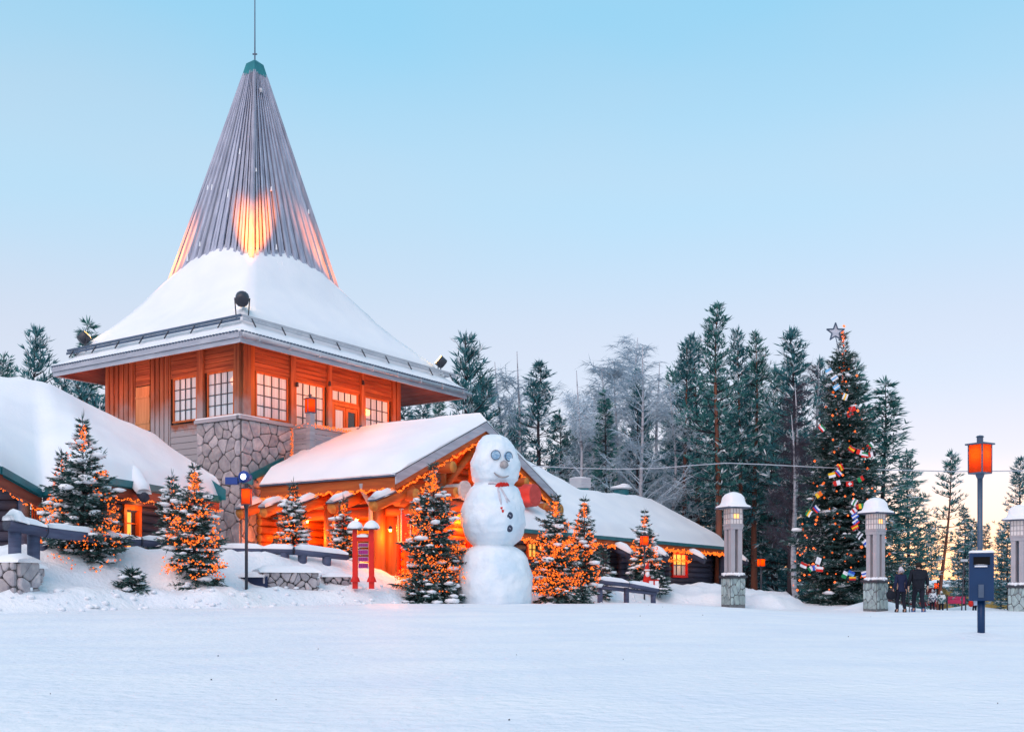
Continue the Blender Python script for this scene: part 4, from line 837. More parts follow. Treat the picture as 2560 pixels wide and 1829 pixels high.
for a in [
 ('pineC', 4, 890, 62, 'snow dusted pine cut by the left edge of the picture', None), ('pineE', 90, 828, 66, 'dark pointed pine standing above the left cabin roof', None, None, .75), ('pineD', 152, 925, 70, 'dark pine just left of the tower eave corner', None), ('sprA', 215, 806, 74, 'tall pine whose tip peeks over the left tower roof slope', None), ('pineE', 200, 955, 58, 'bushy dark pine under the left eave of the tower', None, None, 1.1), ('bush', 246, 1000, 56, 'low dark pine squeezed against the left tower wall', None),
 ('sprB', 1014, 1004, 84, 'small pale spruce at the right end of the tower', None), ('sprB', 1056, 998, 82, 'second small spruce right of the tower, a bit taller', None), ('sprA', 1098, 985, 78, 'dark spruce under the right eave tip of the tower', None, None, .8),
 ('pineE', 1168, 846, 64, 'big dark pine right beside the tower eave tip', None, None, .92), ('pineC', 1205, 935, 66, 'bushy pine directly behind the peak of the porch', None), ('birA', 1246, 905, 68, 'frosted birch with a round crown behind the porch peak', None), ('birA', 1296, 880, 66, 'tall slender frosted birch left of the open pine', None), ('pineD', 1352, 910, 62, 'lone open crowned pine with bent upper branches', None, None, 1.25), ('pineC', 1398, 1030, 66, 'short dense pine right of the open crowned pine', None),
 ('birB', 1552, 838, 66, 'tallest cluster of frosted birches in the middle of the forest', None), ('birD', 1480, 985, 68, 'low frosted birch leaning left in front of the birch cluster', None), ('birA', 1645, 905, 67, 'frosted birch right of the birch cluster', None), ('sprA', 1512, 980, 60, 'dark blue green spruce in front of the birch cluster', None, None, .85), ('pineD', 1590, 925, 61, 'thin dark pine rising inside the birch cluster', None, None, .8),
 ('pineB', 1712, 856, 62, 'left pine of the tall pine group', None), ('pineB', 1741, 842, 64, 'second pine from the left in the tall pine group', None), ('pineA', 1796, 766, 58, 'tallest pine with a bare reddish trunk', None, None, 1.05), ('pineB', 1850, 824, 60, 'slim pine right of the tallest pine', None, None, .8), ('pineA', 1886, 842, 61, 'broad green pine at the right of the tall pine group', None), ('pineD', 1978, 828, 58, 'grey green pine left of the tall Christmas tree', None, None, 1.1), ('birA', 1448, 925, 61, 'pale frosted birch at the left of the birch cluster', None), ('birA', 1606, 868, 60, 'slender pale birch at the right of the birch cluster', None), ('birA', 1682, 960, 62, 'short pale birch beside the tall pine group', None), ('birC', 1990, 960, 54, 'bare grey birch pair left of the Christmas tree', None), ('birC', 2042, 905, 60, 'slim bare birch right behind the Christmas tree', None), ('pineD', 2050, 900, 66, 'thin pine poking up just left of the Christmas tree', None, None, .6), ('sprA', 2142, 912, 56, 'dark spruce close behind the Christmas tree', None), ('sprA', 2207, 955, 58, 'broad blue green spruce right of the Christmas tree', None, None, 1.2), ('pineC', 2270, 1130, 62, 'mid green pine behind the two walkers', None), ('pineL', 2342, 1136, 60, 'leaning pine with a long bare trunk', None, 2.6, 1.0), ('sprB', 2410, 1268, 72, 'small sunlit spruce left of the amber street lantern', None), ('sprB', 2437, 1300, 76, 'tiny sunlit spruce behind the litter bin', None), ('pineD', 2552, 1146, 60, 'tall pine cut by the right edge of the picture', None), ('sprB', 2520, 1290, 66, 'sunlit spruce left of the right stone pillar', None),
]: plant(*a)
rf = random.Random(77)
fill = [(rf.uniform(1195, 1700), rf.uniform(1010, 1140), rf.uniform(68, 88)) for _ in range(22)]+[(rf.uniform(1690, 2010), rf.uniform(900, 1080), rf.uniform(68, 86)) for _ in range(13)]
for px, top, Y in fill: plant(rf.choice(['pineC', 'pineB', 'pineD', 'pineE', 'sprA', 'pineC']), px, top, Y, 'dark snow dusted pine in the dense forest behind the long cabin', 'pines of the dense forest behind the long cabin', None, rf.uniform(.8, 1.1))
for i in range(18):
    px, top, Y = rf.uniform(1660, 2140), rf.uniform(1160, 1330), rf.uniform(66, 90); plant(rf.choice(['bush', 'pineE', 'sprB']), px, top, Y, 'low young pine between the trunks of the forest', 'young pines between the forest trunks')
for i in range(15):
    px, top, Y = rf.uniform(2180, 2590), rf.uniform(1300, 1420), rf.uniform(78, 120); plant(rf.choice(['sprB', 'pineE', 'pineC', 'pineD']), px, top, Y, 'backlit pine in the low forest in front of the sunset', 'backlit pines in front of the sunset')
b = MB(); c2 = MB()                                                   # the far wood that reads as one mass
for i in range(200):
    px = rf.uniform(-200, 1640) if i < 160 else rf.uniform(2600, 3000); Y = rf.uniform(112, 150); x = (px-CX)*Y/F; hh = rf.uniform(4, 9) if px > 2150 else rf.uniform(7, 13); z0 = ground(x, Y, False); w = hh*.17
    for k in range(9):
        z = z0+hh*(.12+.88*k/9); r_ = w*(1-k/9)+.15; 
        for j in range(7):
            a = rf.uniform(0, 6.28); d = V((math.cos(a), math.sin(a), .1)); p = V((x, Y, z)); s = V((-d.y, d.x, 0))*r_*.3; b.add([p-s, p+s, p+d*r_-UP*.25*r_, p+UP*hh*.13], [(0, 1, 2), (0, 2, 3), (1, 3, 2)], rf.choice((0, 0, 1, 2)))
tag(b.build('far_forest', [need1, need2, snow]), 'distant dark forest that reads as one mass on the skyline', 'forest', None, 'stuff')
# ------------------------------------------------------------------ small firs hung with lights
def fir(seed, h, R_, light=600, strands=5, snowy=1.0, low=.03, lt=.86, bulb=.026, bm=None, name='fir_tree', label='', cat='fir tree', bare=.26, nb=8, whorl=.15, tl=.24, group=None, ex=.62, walk=True):
    rnd = random.Random(seed); tk = MB(); tk.tube([V((0, 0, -.3)), V((0, 0, h*.5)), V((0, 0, h*.8)), V((0, 0, h))], [h*.014+.015, h*.008+.01, .014, .006], 8)
    q = MB(); br = MB(); sn = MB(); tips = []; z = low*h
    while z < h*.985:
        t = z/h; Rz = R_*((1-t)**ex*(.84+.16*math.sin(z*5+seed)))*(.8+.2*min(1, 8*t))*(1 if t < 1-bare else lerp(1, .42, sm((t-1+bare)/bare*1.6))); sparse = t > 1-bare
        n_ = 4 if sparse else nb
        a0 = rnd.uniform(0, 6.28)
        for k in range(n_):
            az = a0+k*2*math.pi/n_+rnd.uniform(-.3, .3); L = max(.08, Rz*rnd.choice((.6, .8, .95, 1.05, 1.2, 1.32))*rnd.uniform(.9, 1.08)*(1.25 if t < .1 and rnd.random() < .3 else 1)); up = lerp(-.22, .55, t**1.5)+rnd.uniform(-.1, .1)-.16*(t < .09); p0 = V((0, 0, z+rnd.uniform(-.05, .05)))
            d = V((math.cos(az), math.sin(az), up)).normalized(); sd_ = V((-d.y, d.x, 0)).normalized(); end = p0+d*L+UP*.1*L
            br.tube([p0, p0+d*L*.5-UP*.03*L, end], [.008+.008*L, .008+.004*L, .004], 3, 0, False)
            n = max(2, int(L/(.075 if not sparse else .11)))
            for i in range(n):
                f = .12+.88*(i+.6)/n; p = p0.lerp(end, f)-UP*.05*L*math.sin(f*3.1)
                for s in (-1, 1):
                    l2 = min(L*.42, .5)*(1.08-f)+.09; d2 = (d*.75+sd_*s*.8+V((0, 0, rnd.uniform(-.22, .12)))).normalized(); m_ = 3 if f < .95 else 2
                    for g in range(max(1, int(l2/.10))): tuft(q, p+d2*l2*(g+.2)/max(1, int(l2/.10)), d2, tl*.7, .026+.012*tl, m_+1, rnd, (0, 0, 1, 0) if rnd.random() < .86 else (2, 0, 2), .30)
                if rnd.random() < .5: tuft(q, p, d, tl, .035, 2, rnd, (0, 1), .3)
            tips.append((p0, end, L, t))
            if rnd.random() < .6*snowy and L > .22 and t < .88:
                for g in range(rnd.choice((1, 2, 2, 3))):
                    f = rnd.uniform(.45, .98); p = p0.lerp(end, f)+sd_*rnd.uniform(-.2, .2)*L*.5; s_ = rnd.choice((.4, .6, .8, 1., 1.5))*rnd.uniform(.8, 1.15)*(.055+.05*min(L, 1.0)); sn.blob(p+UP*.02+d*s_*.4, s_*(1.1+.5*abs(d.x)), s_*(1.1+.5*abs(d.y)), s_*.62, 0, .38, rnd)
        z += whorl*rnd.uniform(.8, 1.2)*(1.0 if t < .75 else .9)
    tuft(q, V((0, 0, h*.98)), UP, .3, .02, 4, rnd, (0, 1), .2)
    t_ = thing(name, label, cat, (0, 0, 0), group)
    lk = lambda nm, mb, m, sm_=False, kd=None: tag(put(nm, mb.mesh(nm, m, sm_), t_), None, None, None, kd)
    parts = [lk('trunk', tk, bark, True), lk('branches', br, bark), lk('crown', q, [fneed1, fneed2, snow])]
    if snowy: parts.append(lk('snow_cover', sn, snow, True, 'stuff'))
    if light:
        lb = MB()
        for s in range(strands):                                     # each string wanders over the outside of the tree
            az = rnd.uniform(0, 6.28); zf = rnd.uniform(low+.04, .55); da = rnd.choice((-1, 1))*.05; vz = rnd.uniform(-.004, .008); n = light//strands
            for i in range(n):
                az += da*rnd.uniform(.3, 1.7); vz += rnd.gauss(0, .0022); vz = max(-.010, min(.012, vz)); zf += vz*.8
                if zf > lt: zf = lt; vz = -.006; da = -da
                if zf < low+.03: zf = low+.03; vz = .006
                if rnd.random() < .03: da = -da
                if not walk: az = rnd.uniform(0, 6.28); zf = low+.03+(lt-low-.05)*(1-math.sqrt(rnd.random()))
                elif rnd.random() < .02: az += rnd.gauss(0, .5); zf = max(low+.03, min(lt, zf+rnd.gauss(0, .06)))
                Rr = R_*((.80+.24*sm((zf-low)/.14)) if walk else .88)*(1-zf)**ex*(1 if zf < 1-bare else lerp(1, .42, sm((zf-1+bare)/bare*1.6)))*rnd.uniform(.62, 1.0)+.03; lb.octa((Rr*math.cos(az), Rr*math.sin(az), zf*h+rnd.uniform(-.09, .09)), bulb*rnd.uniform(.5, 1.3), int(rnd.random() < .4))
        for i in range(light//7): zf = rnd.uniform(.80, lt+.09); lb.octa((rnd.gauss(0, .05), rnd.gauss(0, .05), zf*h), bulb*rnd.uniform(.7, 1.2))
        parts.append(lk('light_string', lb, [bm or bulb_m, bulb_dim], False, 'stuff'))
    for o in parts: o.matrix_parent_inverse = Matrix.Identity(4)
    return t_
def set_fir(t, px, Y, top, h, sink=.1):
    x = (px-CX)*Y/F; z0 = H+(HY-top)*Y/F-h; t.location = (x, Y, z0); return t
set_fir(fir(51, 4.75, 1.28, 720, 16, .95, label='large snowy fir with warm string lights at the left, before the log cabin', low=.02), 207, 29, 1040, 4.75)
set_fir(fir(52, 2.9, .62, 130, 2, 1.3, label='slim fir tip rising left behind the large lit fir'), 155, 30.6, 1135, 2.9)
set_fir(fir(53, 3.2, .98, 1000, 16, .9, label='snowy fir densely wound with lights between the left cabin and the stone pier', low=.02), 486, 29.6, 1166, 3.2)
set_fir(fir(54, 2.9, .80, 60, 2, 1.6, label='dark fir loaded with snow behind the densely lit fir'), 430, 32.6, 1186, 2.9)
set_fir(fir(55, 2.95, .78, 300, 9, 1.5, label='snow laden fir behind the log rail in front of the porch'), 733, 36.2, 1206, 2.95)
set_fir(fir(56, 2.6, .74, 420, 9, 1.3, label='lit fir standing behind the red notice frame'), 858, 36.4, 1248, 2.6)
set_fir(fir(57, 4.3, 1.30, 1750, 24, .85, label='large fir crowded with warm lights close to the left of the snowman', low=.01), 1084, 34.6, 1160, 4.3)
set_fir(fir(58, 3.4, 1.05, 1450, 20, .7, label='fir covered all over in warm lights just right of the snowman', low=.01), 1388, 36.4, 1240, 3.4)
set_fir(fir(59, 3.15, .62, 700, 10, .6, label='narrow fir with lights beside the log ramp rail'), 1461, 37.2, 1246, 3.15)
set_fir(fir(60, 3.15, .78, 420, 9, 1.0, label='lit fir with a bare tip in front of the cabin window', low=.01), 1612, 45.5, 1280, 3.15)
set_fir(fir(61, 1.9, .55, 0, 1, 1.6, label='small dark fir under the cabin eave beside the corner post'), 1508, 41, 1365, 1.9)
for px, Y, top, h, sd_, lab in ((1048, 33.6, 1440, .85, 71, 'low dark juniper bush left of the snowman base'), (1112, 33.9, 1444, .85, 72, 'second low dark bush touching the snowman base'), (1455, 35.4, 1470, .55, 73, 'small dark bush at the foot of the lit firs'), (330, 28.3, 1432, .7, 74, 'low snow dusted bush right of the large lit fir'), (1650, 45, 1440, .6, 75, 'small snowy bush at the foot of the cabin wall')):
    set_fir(fir(sd_, h, h*.85, 0, 1, .5, label=lab, cat='bush', name='bush', nb=10, whorl=.09, bare=.02), px, Y, top, h)
# ------------------------------------------------------------------ the tall Christmas tree with flags and star
xt = fir(80, 12.3, 2.8, 250, 7, .28, low=.02, lt=.93, bulb=.058, ex=.84, walk=False, bm=bulb_big, name='christmas_tree', label='tall Christmas tree with red and amber bulbs, flags and a star on top', cat='Christmas tree', bare=.08, nb=11, whorl=.22, tl=.34)
XT = P(2108, 1510, 48); XT.z = ground(XT.x, XT.y, False)-.05; xt.location = XT; XH = 12.3
sc_ = (H+(HY-828)*48/F-XT.z)/XH; xt.scale = (1, 1, sc_)
sp_ = P(2089, 830, 47.9); st = thing('tree_star', 'grey five pointed star on the top of the Christmas tree', 'star', sp_-UP*.4)
q = MB(); R5 = [(.42 if k % 2 == 0 else .17) for k in range(10)]; pts = [sp_+V((R5[k]*math.sin(k*math.pi/5), 0, R5[k]*math.cos(k*math.pi/5))) for k in range(10)]
for k in range(10): q.tube([pts[k], pts[(k+1) % 10]], .03, 5)
q.tube([sp_-UP*.2, sp_-UP*.9+V((.2, .1, 0))], .02, 5); q.build('star_frame', steel, st); MB().prism([p+V((0, .01, 0)) for p in pts], V((0, .03, 0))).build('star_panel', fascia_m, st)
FC = {k: mat('flag_'+k, lin(*c)[:3], rough=.8) for k, c in dict(r=(205, 40, 35), w=(225, 225, 232), b=(50, 90, 190), y=(240, 190, 40), g=(30, 130, 80), k=(30, 30, 40), c=(110, 180, 225), o=(235, 110, 30)).items()}
FK = list(FC); FM = [FC[k] for k in FK]
def flag(t, px, py, spec, ang=0., Y=None, w=.30, h=.22, vert=True):
    zz = H+(HY-py)*48/F; f = max(.02, 1-(zz-XT.z)/XH); y_ = Y or 48-2.7*f**.84-.12; c = P(px, py, y_); e = V((math.cos(ang), .12, math.sin(ang))).normalized(); u = V((-math.sin(ang), 0, math.cos(ang))); q = MB(); n = len(spec) if spec not in ('ch', 'uk') else 1
    wv = lambda a, b_: c+e*(a-.5)*w+u*(b_-.5)*h+V((0, .035*math.sin(a*5+px), 0))
    if spec == 'ch':
        q.add([wv(0, 0), wv(.5, 0), wv(1, 0), wv(1, 1), wv(.5, 1), wv(0, 1)], [(0, 1, 4, 5), (1, 2, 3, 4)], 0)
        for x0, x1, y0, y1 in ((.4, .6, .15, .85), (.2, .8, .38, .62)): q.add([wv(x0, y0)+V((0, -.012-.002*x0, 0)), wv(x1, y0)+V((0, -.012-.002*x0, 0)), wv(x1, y1)+V((0, -.012-.002*x0, 0)), wv(x0, y1)+V((0, -.012-.002*x0, 0))], [(0, 1, 2, 3)], 1)
    else:
        for i, ch in enumerate(spec):
            for j in range(3):
                if vert: a0, a1, b0, b1 = i/n, (i+1)/n, j/3, (j+1)/3
                else: a0, a1, b0, b1 = j/3, (j+1)/3, 1-(i+1)/n, 1-i/n
                q.add([wv(a0, b0), wv(a1, b0), wv(a1, b1), wv(a0, b1)], [(0, 1, 2, 3)], FK.index(ch))
    o = q.build('flag', FM, t); m_ = o.modifiers.new('thick', 'SOLIDIFY'); m_.thickness = .008; return c
GL = [('string of pale blue and white flags near the top of the Christmas tree', [(2072, 928, 'cw', .5, 0), (2086, 945, 'wcw', .6, 0), (2091, 968, 'cwc', .6, 0), (2113, 991, 'wyw', 1.2, 0)]),
 ('two red flags high on the right of the Christmas tree', [(2131, 1022, 'r', .3, 1), (2126, 1035, 'r', .4, 1)]), ('small tricolour flag on the upper left of the Christmas tree', [(2055, 1070, 'gwr', -.9, 0)]),
 ('string of red, yellow, white and green flags at the right middle of the tree', [(2129, 1122, 'ryr', -.6, 0), (2150, 1130, 'rw', -.3, 1), (2163, 1137, 'gwr', -.2, 0), (2176, 1113, 'rgw', .7, 1), (2180, 1135, 'rwk', .2, 1)]),
 ('cluster of yellow, white and orange flags in the middle of the tree', [(2102, 1168, 'ryr', -1.0, 0), (2080, 1187, 'yw', .25, 0), (2096, 1182, 'wbr', -.7, 0)]),
 ('string with a white cross flag and a red and white flag across the tree', [(2092, 1207, 'rw', .25, 1), (2124, 1209, 'ch', .05, 0), (2152, 1197, 'gr', .5, 1)]),
 ('line of flags hanging down the right side of the tree beside the pillar', [(2136, 1255, 'wgw', 1.1, 0), (2150, 1265, 'ryg', .2, 1), (2134, 1277, 'wrw', .7, 1), (2138, 1289, 'bwb', .6, 0), (2140, 1305, 'wbr', .6, 0), (2138, 1317, 'ryr', .5, 0), (2148, 1338, 'wkw', .9, 0), (2164, 1357, 'wbw', -.9, 1)]),
 ('three coloured flags on the left edge of the tree', [(2041, 1272, 'wbr', -.8, 0), (2022, 1282, 'gyw', 1.0, 0), (2047, 1236, 'yo', .6, 1)]),
 ('string of white, red and green flags low on the left of the tree', [(2009, 1412, 'rw', -.4, 0), (2029, 1420, 'gwr', .6, 1), (2040, 1418, 'bwr', .1, 1), (2046, 1401, 'w', 1.2, 1), (2049, 1422, 'wr', -.1, 0)]),
 ('flags hanging at the foot of the tree left of the pillar', [(2112, 1436, 'gw', 1.1, 1), (2132, 1447, 'yrk', 0, 0), (2128, 1433, 'bc', -.4, 0), (2163, 1433, 'wbw', .3, 0)])]
for lab, fl_ in GL:
    t = thing('flag_garland', lab, 'flags', (0, 0, 0), 'flag garlands on the Christmas tree'); cs = [flag(t, px, py, sp2, an, None, .30, .21, bool(v)) for px, py, sp2, an, v in fl_]
    if len(cs) > 1: MB().tube([c+UP*.11 for c in cs], .006, 4).build('cord', gutter_m, t)
# ------------------------------------------------------------------ lantern pillars
def pillar(loc, label, sc=1., rot=20):
    t = thing('stone_pillar', label, 'lamp pillar', (0, 0, 0), 'lantern pillars along the plaza'); rp_ = random.Random(int(loc[0]*10)); I = Matrix.Identity(4); ob = []
    MB().box((-.49, -.49, -.4), (.98, 0, 0), (0, .98, 0), (0, 0, 1.27)).build('pedestal', green_mo, t)
    for k in range(4):                                               # stone cladding of the pedestal, corner strips left bare
        d = V((math.cos(k*math.pi/2), math.sin(k*math.pi/2), 0)); e = V((-d.y, d.x, 0))
        for poly in cells(.96, 1.05, 12, 300+k): stone_piece(poly, lambda u, v, o: d*(.49+o)+e*(u-.48)+UP*(v-.2), .014, .035, rp_, t, green_st)
    q = MB(); q.cbox((0, 0, .91), 1.2, 1.2, .09); q.build('plinth_slab', darkmetal, t); q = MB()
    for i in range(26): a = rp_.uniform(0, 6.28); q.blob((.52*math.cos(a), .52*math.sin(a), .98), .17, .14, .09, 0, .25, rp_)
    q.blob((0, 0, .98), .55, .55, .1, 0, .1, rp_); tag(q.build('snow_cap', snow, t, True), None, None, None, 'stuff')
    for x in (-1, 1):
        for y in (-1, 1): MB().cbox((x*.235, y*.235, 1.85), .27, .27, 1.80).build('shaft', pillar_m, t)
    MB().cbox((0, 0, 1.84), .16, .16, 1.76).build('shaft_core', steel, t)
    q = MB(); q.cbox((0, 0, 2.82), .80, .80, .14); q.cbox((0, 0, 2.915), .86, .86, .05); q.build('collar', pillar_m, t)
    q = MB(); q.cbox((0, 0, 3.25), .66, .66, .62); q.build('lantern_core', frost, t)
    for k in range(4):
        d = V((math.cos(k*math.pi/2), math.sin(k*math.pi/2), 0)); e = V((-d.y, d.x, 0)); q = MB()
        for i in range(5): q.box(d*.37+e*(-.40+i*.19-.012)+UP*2.94, e*.024, d*.022, UP*.64)
        for i in range(4): q.box(d*.372+e*(-.40)+UP*(2.94+i*.205), e*.80, d*.022, UP*.024)
        q.build('lantern_lattice', pillar_m, t)
        for i in range(4):
            for j in range(3): MB().box(d*.345+e*(-.385+i*.19)+UP*(2.97+j*.205), e*.16, d*.012, UP*.17).build('pane', frost_lit if (i in (1, 2) and j == 1 and k == 3) else frost, t)
    q = MB(); prof = [(.72, 3.60), (.70, 3.66), (.55, 3.72), (.49, 3.82), (.45, 4.0), (.33, 4.13), (.15, 4.20), (.02, 4.22)]
    rows = [[V((r_*1.24*math.copysign(abs(math.cos(a))**.6, math.cos(a)), r_*1.24*math.copysign(abs(math.sin(a))**.6, math.sin(a)), z)) for a in [k*2*math.pi/24 for k in range(24)]] for r_, z in prof]; q.grid(rows, 0, True); q.build('snow_cap', snow, t, True)
    MB().cbox((0, 0, 3.585), 1.56, 1.56, .05).build('lantern_roof', steel, t)
    for o in t.children: o.matrix_parent_inverse = I
    lamp('pillar_light', 'POINT', (0, 0, 3.3), 6, WARM, t, .1).matrix_parent_inverse = I
    t.location = loc; t.rotation_euler = (0, 0, rad(rot)); t.scale = sc; return t
def top_scale(px, top, Y, zb_): k = (H+(HY-top)*Y/F-zb_)/4.22; return (k*.68, k*.68, k)
pl = []
for px, top, Y, zb_, lab in ((1833, 1229, 43.5, .42, 'stone lantern pillar at the right end of the long log cabin'), (2189, 1243, 40.5, .28, 'stone lantern pillar in front of the Christmas tree'), (2549, 1261, 40.0, .12, 'stone lantern pillar cut by the right edge of the picture')):
    loc = ((px-CX)*Y/F, Y, zb_)
    if not pl: pl.append(pillar(loc, lab, top_scale(px, top, Y, zb_)))
    else: pl.append(dup(pl[0], loc, rad(20+12*len(pl)), lab, top_scale(px, top, Y, zb_)))
# ------------------------------------------------------------------ snowman
SY = 35.0; SX = (1233-CX)*SY/F; pxm = SY/F
PROF = [(1520, 86), (1512, 92), (1490, 97), (1465, 99), (1440, 98), (1415, 93), (1395, 86), (1380, 77), (1370, 62), (1364, 50), (1358, 56), (1348, 66), (1332, 75), (1312, 80), (1290, 81), (1268, 79), (1248, 73), (1232, 66), (1220, 58), (1213, 48), (1208, 48), (1200, 55), (1188, 58), (1172, 59), (1155, 58), (1138, 54), (1120, 48), (1105, 41), (1094, 33), (1088, 24), (1085, 9)]
def sz(py): return H+(HY-py)*SY/F
sm_ = thing('snowman', 'giant three ball snowman with bluish eyes, grey stone nose and two dark buttons', 'snowman', (SX, SY, sz(1518)))
rows = []; n = 96
PR2 = []
for (y0, r0), (y1, r1) in zip(PROF, PROF[1:]):
    for j in range(4): PR2.append((lerp(y0, y1, j/4), lerp(r0, r1, j/4)))
for py, r_ in PR2:
    row = []
    for k in range(n):
        a = k*2*math.pi/n; d = V((math.cos(a), math.sin(a), 0)); p = V((SX, SY, sz(py)))+d*r_*pxm
        row.append(p+d*(.085*mn.noise(p*.9)+.05*mn.noise(p*2.4)+.028*mn.noise(p*6)+.012*mn.noise(p*13))+V((.04, 0, 0))*(1 if py < 1210 else 0)+V((.0, 0, .05*mn.noise(p*1.3)*(py < 1130))))
    rows.append(row)
q = MB(); q.grid(rows, 0, True); q.f.append(tuple((len(rows)-1)*n+k for k in range(n))); q.m.append(0); q.build('body', snowman_m, sm_, True)
def on_man(px, py, out=0.):
    k = [i for i in range(len(PROF)-1) if PROF[i][0] >= py >= PROF[i+1][0]][0]; (y0, r0), (y1, r1) = PROF[k], PROF[k+1]; r_ = lerp(r0, r1, (y0-py)/(y0-y1)); a = math.asin(max(-.98, min(.98, (px-1233)/r_)))
    d = V((math.sin(a), -math.cos(a), 0)); return V((SX, SY, sz(py)))+d*(r_*pxm+out), d
eye_m = mat('blue_ice_eye', (.14, .30, .48), (.34, .50, .64), (9, 9, 22), .3, spec=.5, thr=(.42, .6)); btn = mat('dark_button', (.012, .022, .055), (.03, .05, .10), (9, 9, 9), .35, spec=.5); nose_m = mat('grey_rock', (.42, .40, .40), (.26, .25, .27), (5, 5, 5), .85, .5)
for px, py, r_ in ((1240, 1144, .150), (1271, 1146, .150)):
    c, d = on_man(px, py, -.06); MB().tube([c, c+d*.095], [r_, r_*.96], 22).build('eye', eye_m, sm_); q = MB(); s = d.cross(UP)
    for k in range(22): a, b_ = k*2*math.pi/22, (k+1)*2*math.pi/22; q.tube([c+d*.09+(s*math.cos(a)+UP*math.sin(a))*r_, c+d*.09+(s*math.cos(b_)+UP*math.sin(b_))*r_], .014, 4)
    q.build('eye_rim', btn, sm_)
c, d = on_man(1259, 1168, 0); MB().blob(c+d*.04, .15, .15, .155, 0, .10, rs).build('nose', nose_m, sm_, True)
pts = [on_man(px, py, .0)[0] for px, py in ((1236, 1187), (1241, 1192), (1248, 1196), (1256, 1198), (1264, 1197), (1271, 1193), (1275, 1190))]
q = MB(); q.tube(pts, [.015, .028, .03, .032, .03, .026, .014], 6); q.build('mouth', nose_m, sm_)
for px, py in ((1273, 1293), (1272.5, 1324)):
    c, d = on_man(px, py, -.05); b_ = MB().tube([c, c+d*.09, c+d*.105], [.118, .118, .085], 22).build('button', btn, sm_)
    s = d.cross(UP); MB().tube([c+d*.107+s*.03+UP*.02, c+d*.11-s*.03-UP*.02], .012, 5).build('button_thread', fascia_m, b_)
scarf = mat('faded_scarf', (.42, .40, .46), (.62, .62, .68), (12, 12, 5), .85); redc = mat('red_cloth', (.62, .03, .02), (.45, .015, .012), (6, 6, 6), .8)
sc1 = MB(); rsn = random.Random(4)
for pl_ in (((1222, 1213), (1232, 1211), (1244, 1214)), ((1243, 1214), (1246, 1230), (1250, 1252), (1254, 1270)), ((1245, 1214), (1252, 1226), (1260, 1240), (1268, 1262)), ((1244, 1216), (1249, 1240), (1253, 1262), (1253, 1276)), ((1246, 1216), (1257, 1234), (1266, 1250), (1274, 1258))):
    sc1.tube([on_man(px, py, .02)[0] for px, py in pl_], [.022, .035, .03, .018][:len(pl_)], 5)
sc1 = sc1.build('scarf', scarf, sm_); q = MB()
for px, py, r_ in ((1246, 1219, .09), (1253, 1217, .09), (1260, 1216, .08), (1266, 1215, .07), (1254, 1276, .06), (1257, 1284, .075), (1260, 1279, .05)): q.blob(on_man(px, py, .02)[0], r_, .05, r_*1.1, 0, .3, rsn)
q.build('scarf_tassel', redc, sc1)['kind'] = 'stuff'
q = MB()
for i in range(60): a = rsn.uniform(0, 6.28); r_ = rsn.uniform(.04, .10); q.blob((SX+1.22*math.cos(a), SY+1.22*math.sin(a), sz(1517)+rsn.uniform(-.05, .03)), r_*1.8, r_*1.3, r_, 0, .3, rsn)
tag(q.build('base_snow', snow_rough, sm_, True), None, None, None, 'stuff')
# ------------------------------------------------------------------ log rails, stone walls
def rail(label, pts, r, posts, pr=.13, cap=True):
    t = thing('log_rail', label, 'log rail', pts[0]-UP*1.0)
    for a, c in zip(pts, pts[1:]):
        lg = log(t, a, c, r, rail_m, log_bend, 14, 'rail')
        if cap: snow_cap(lg, a+UP*(r*.75), c+UP*(r*.75), r*.95, .13)
    for px, Y, zt in posts:
        x = (px-CX)*Y/F; log(t, (x, Y, ground(x, Y)-.4), (x, Y, zt), pr, rail_m, log_bend, 12, 'post')
    return t
rail('snow topped log rail with a thick round end at the left edge', [P(16, 1309, 26), P(110, 1327, 26.9), P(290, 1349, 29.6)], .155, [(37, 26.3, 2.25), (84, 26.8, 2.15), (104, 28.4, 2.0)], .15)
snow_cap(None, P(20, 1296, 26), P(58, 1308, 26.4), .22, .24, 'snow_lump'); tag(bpy.data.objects['snow_lump'], 'rounded lump of snow on the end of the left log rail', 'snow')
rail('snow covered log rail between the large fir and the densely lit fir', [P(262, 1350, 31.2), P(352, 1354, 31.6), P(432, 1362, 32.6)], .13, [(340, 31.5, 1.95), (383, 31.9, 1.9), (300, 31.3, 1.95)], .13)
rail('snow covered log rail in front of the porch, ending behind the red notice frame', [P(548, 1374, 34.2), P(660, 1376, 33.9), P(735, 1377, 33.6), P(868, 1391, 34.6)], .12, [(556, 34.1, 1.95), (712, 33.7, 1.95), (756, 33.8, 1.9), (817, 34.2, 1.85)], .14)
t = rail('dark double log ramp rail sloping down right of the lit firs', [P(1494, 1452, 39.6), P(1570, 1460, 40.1), P(1644, 1474, 41)], .10, [(1566, 40.2, .9), (1633, 41, .8), (1500, 39.8, 1.0)], .10)
log(t, P(1494, 1466, 39.6), P(1640, 1483, 41), .07, rail_m, log_bend)
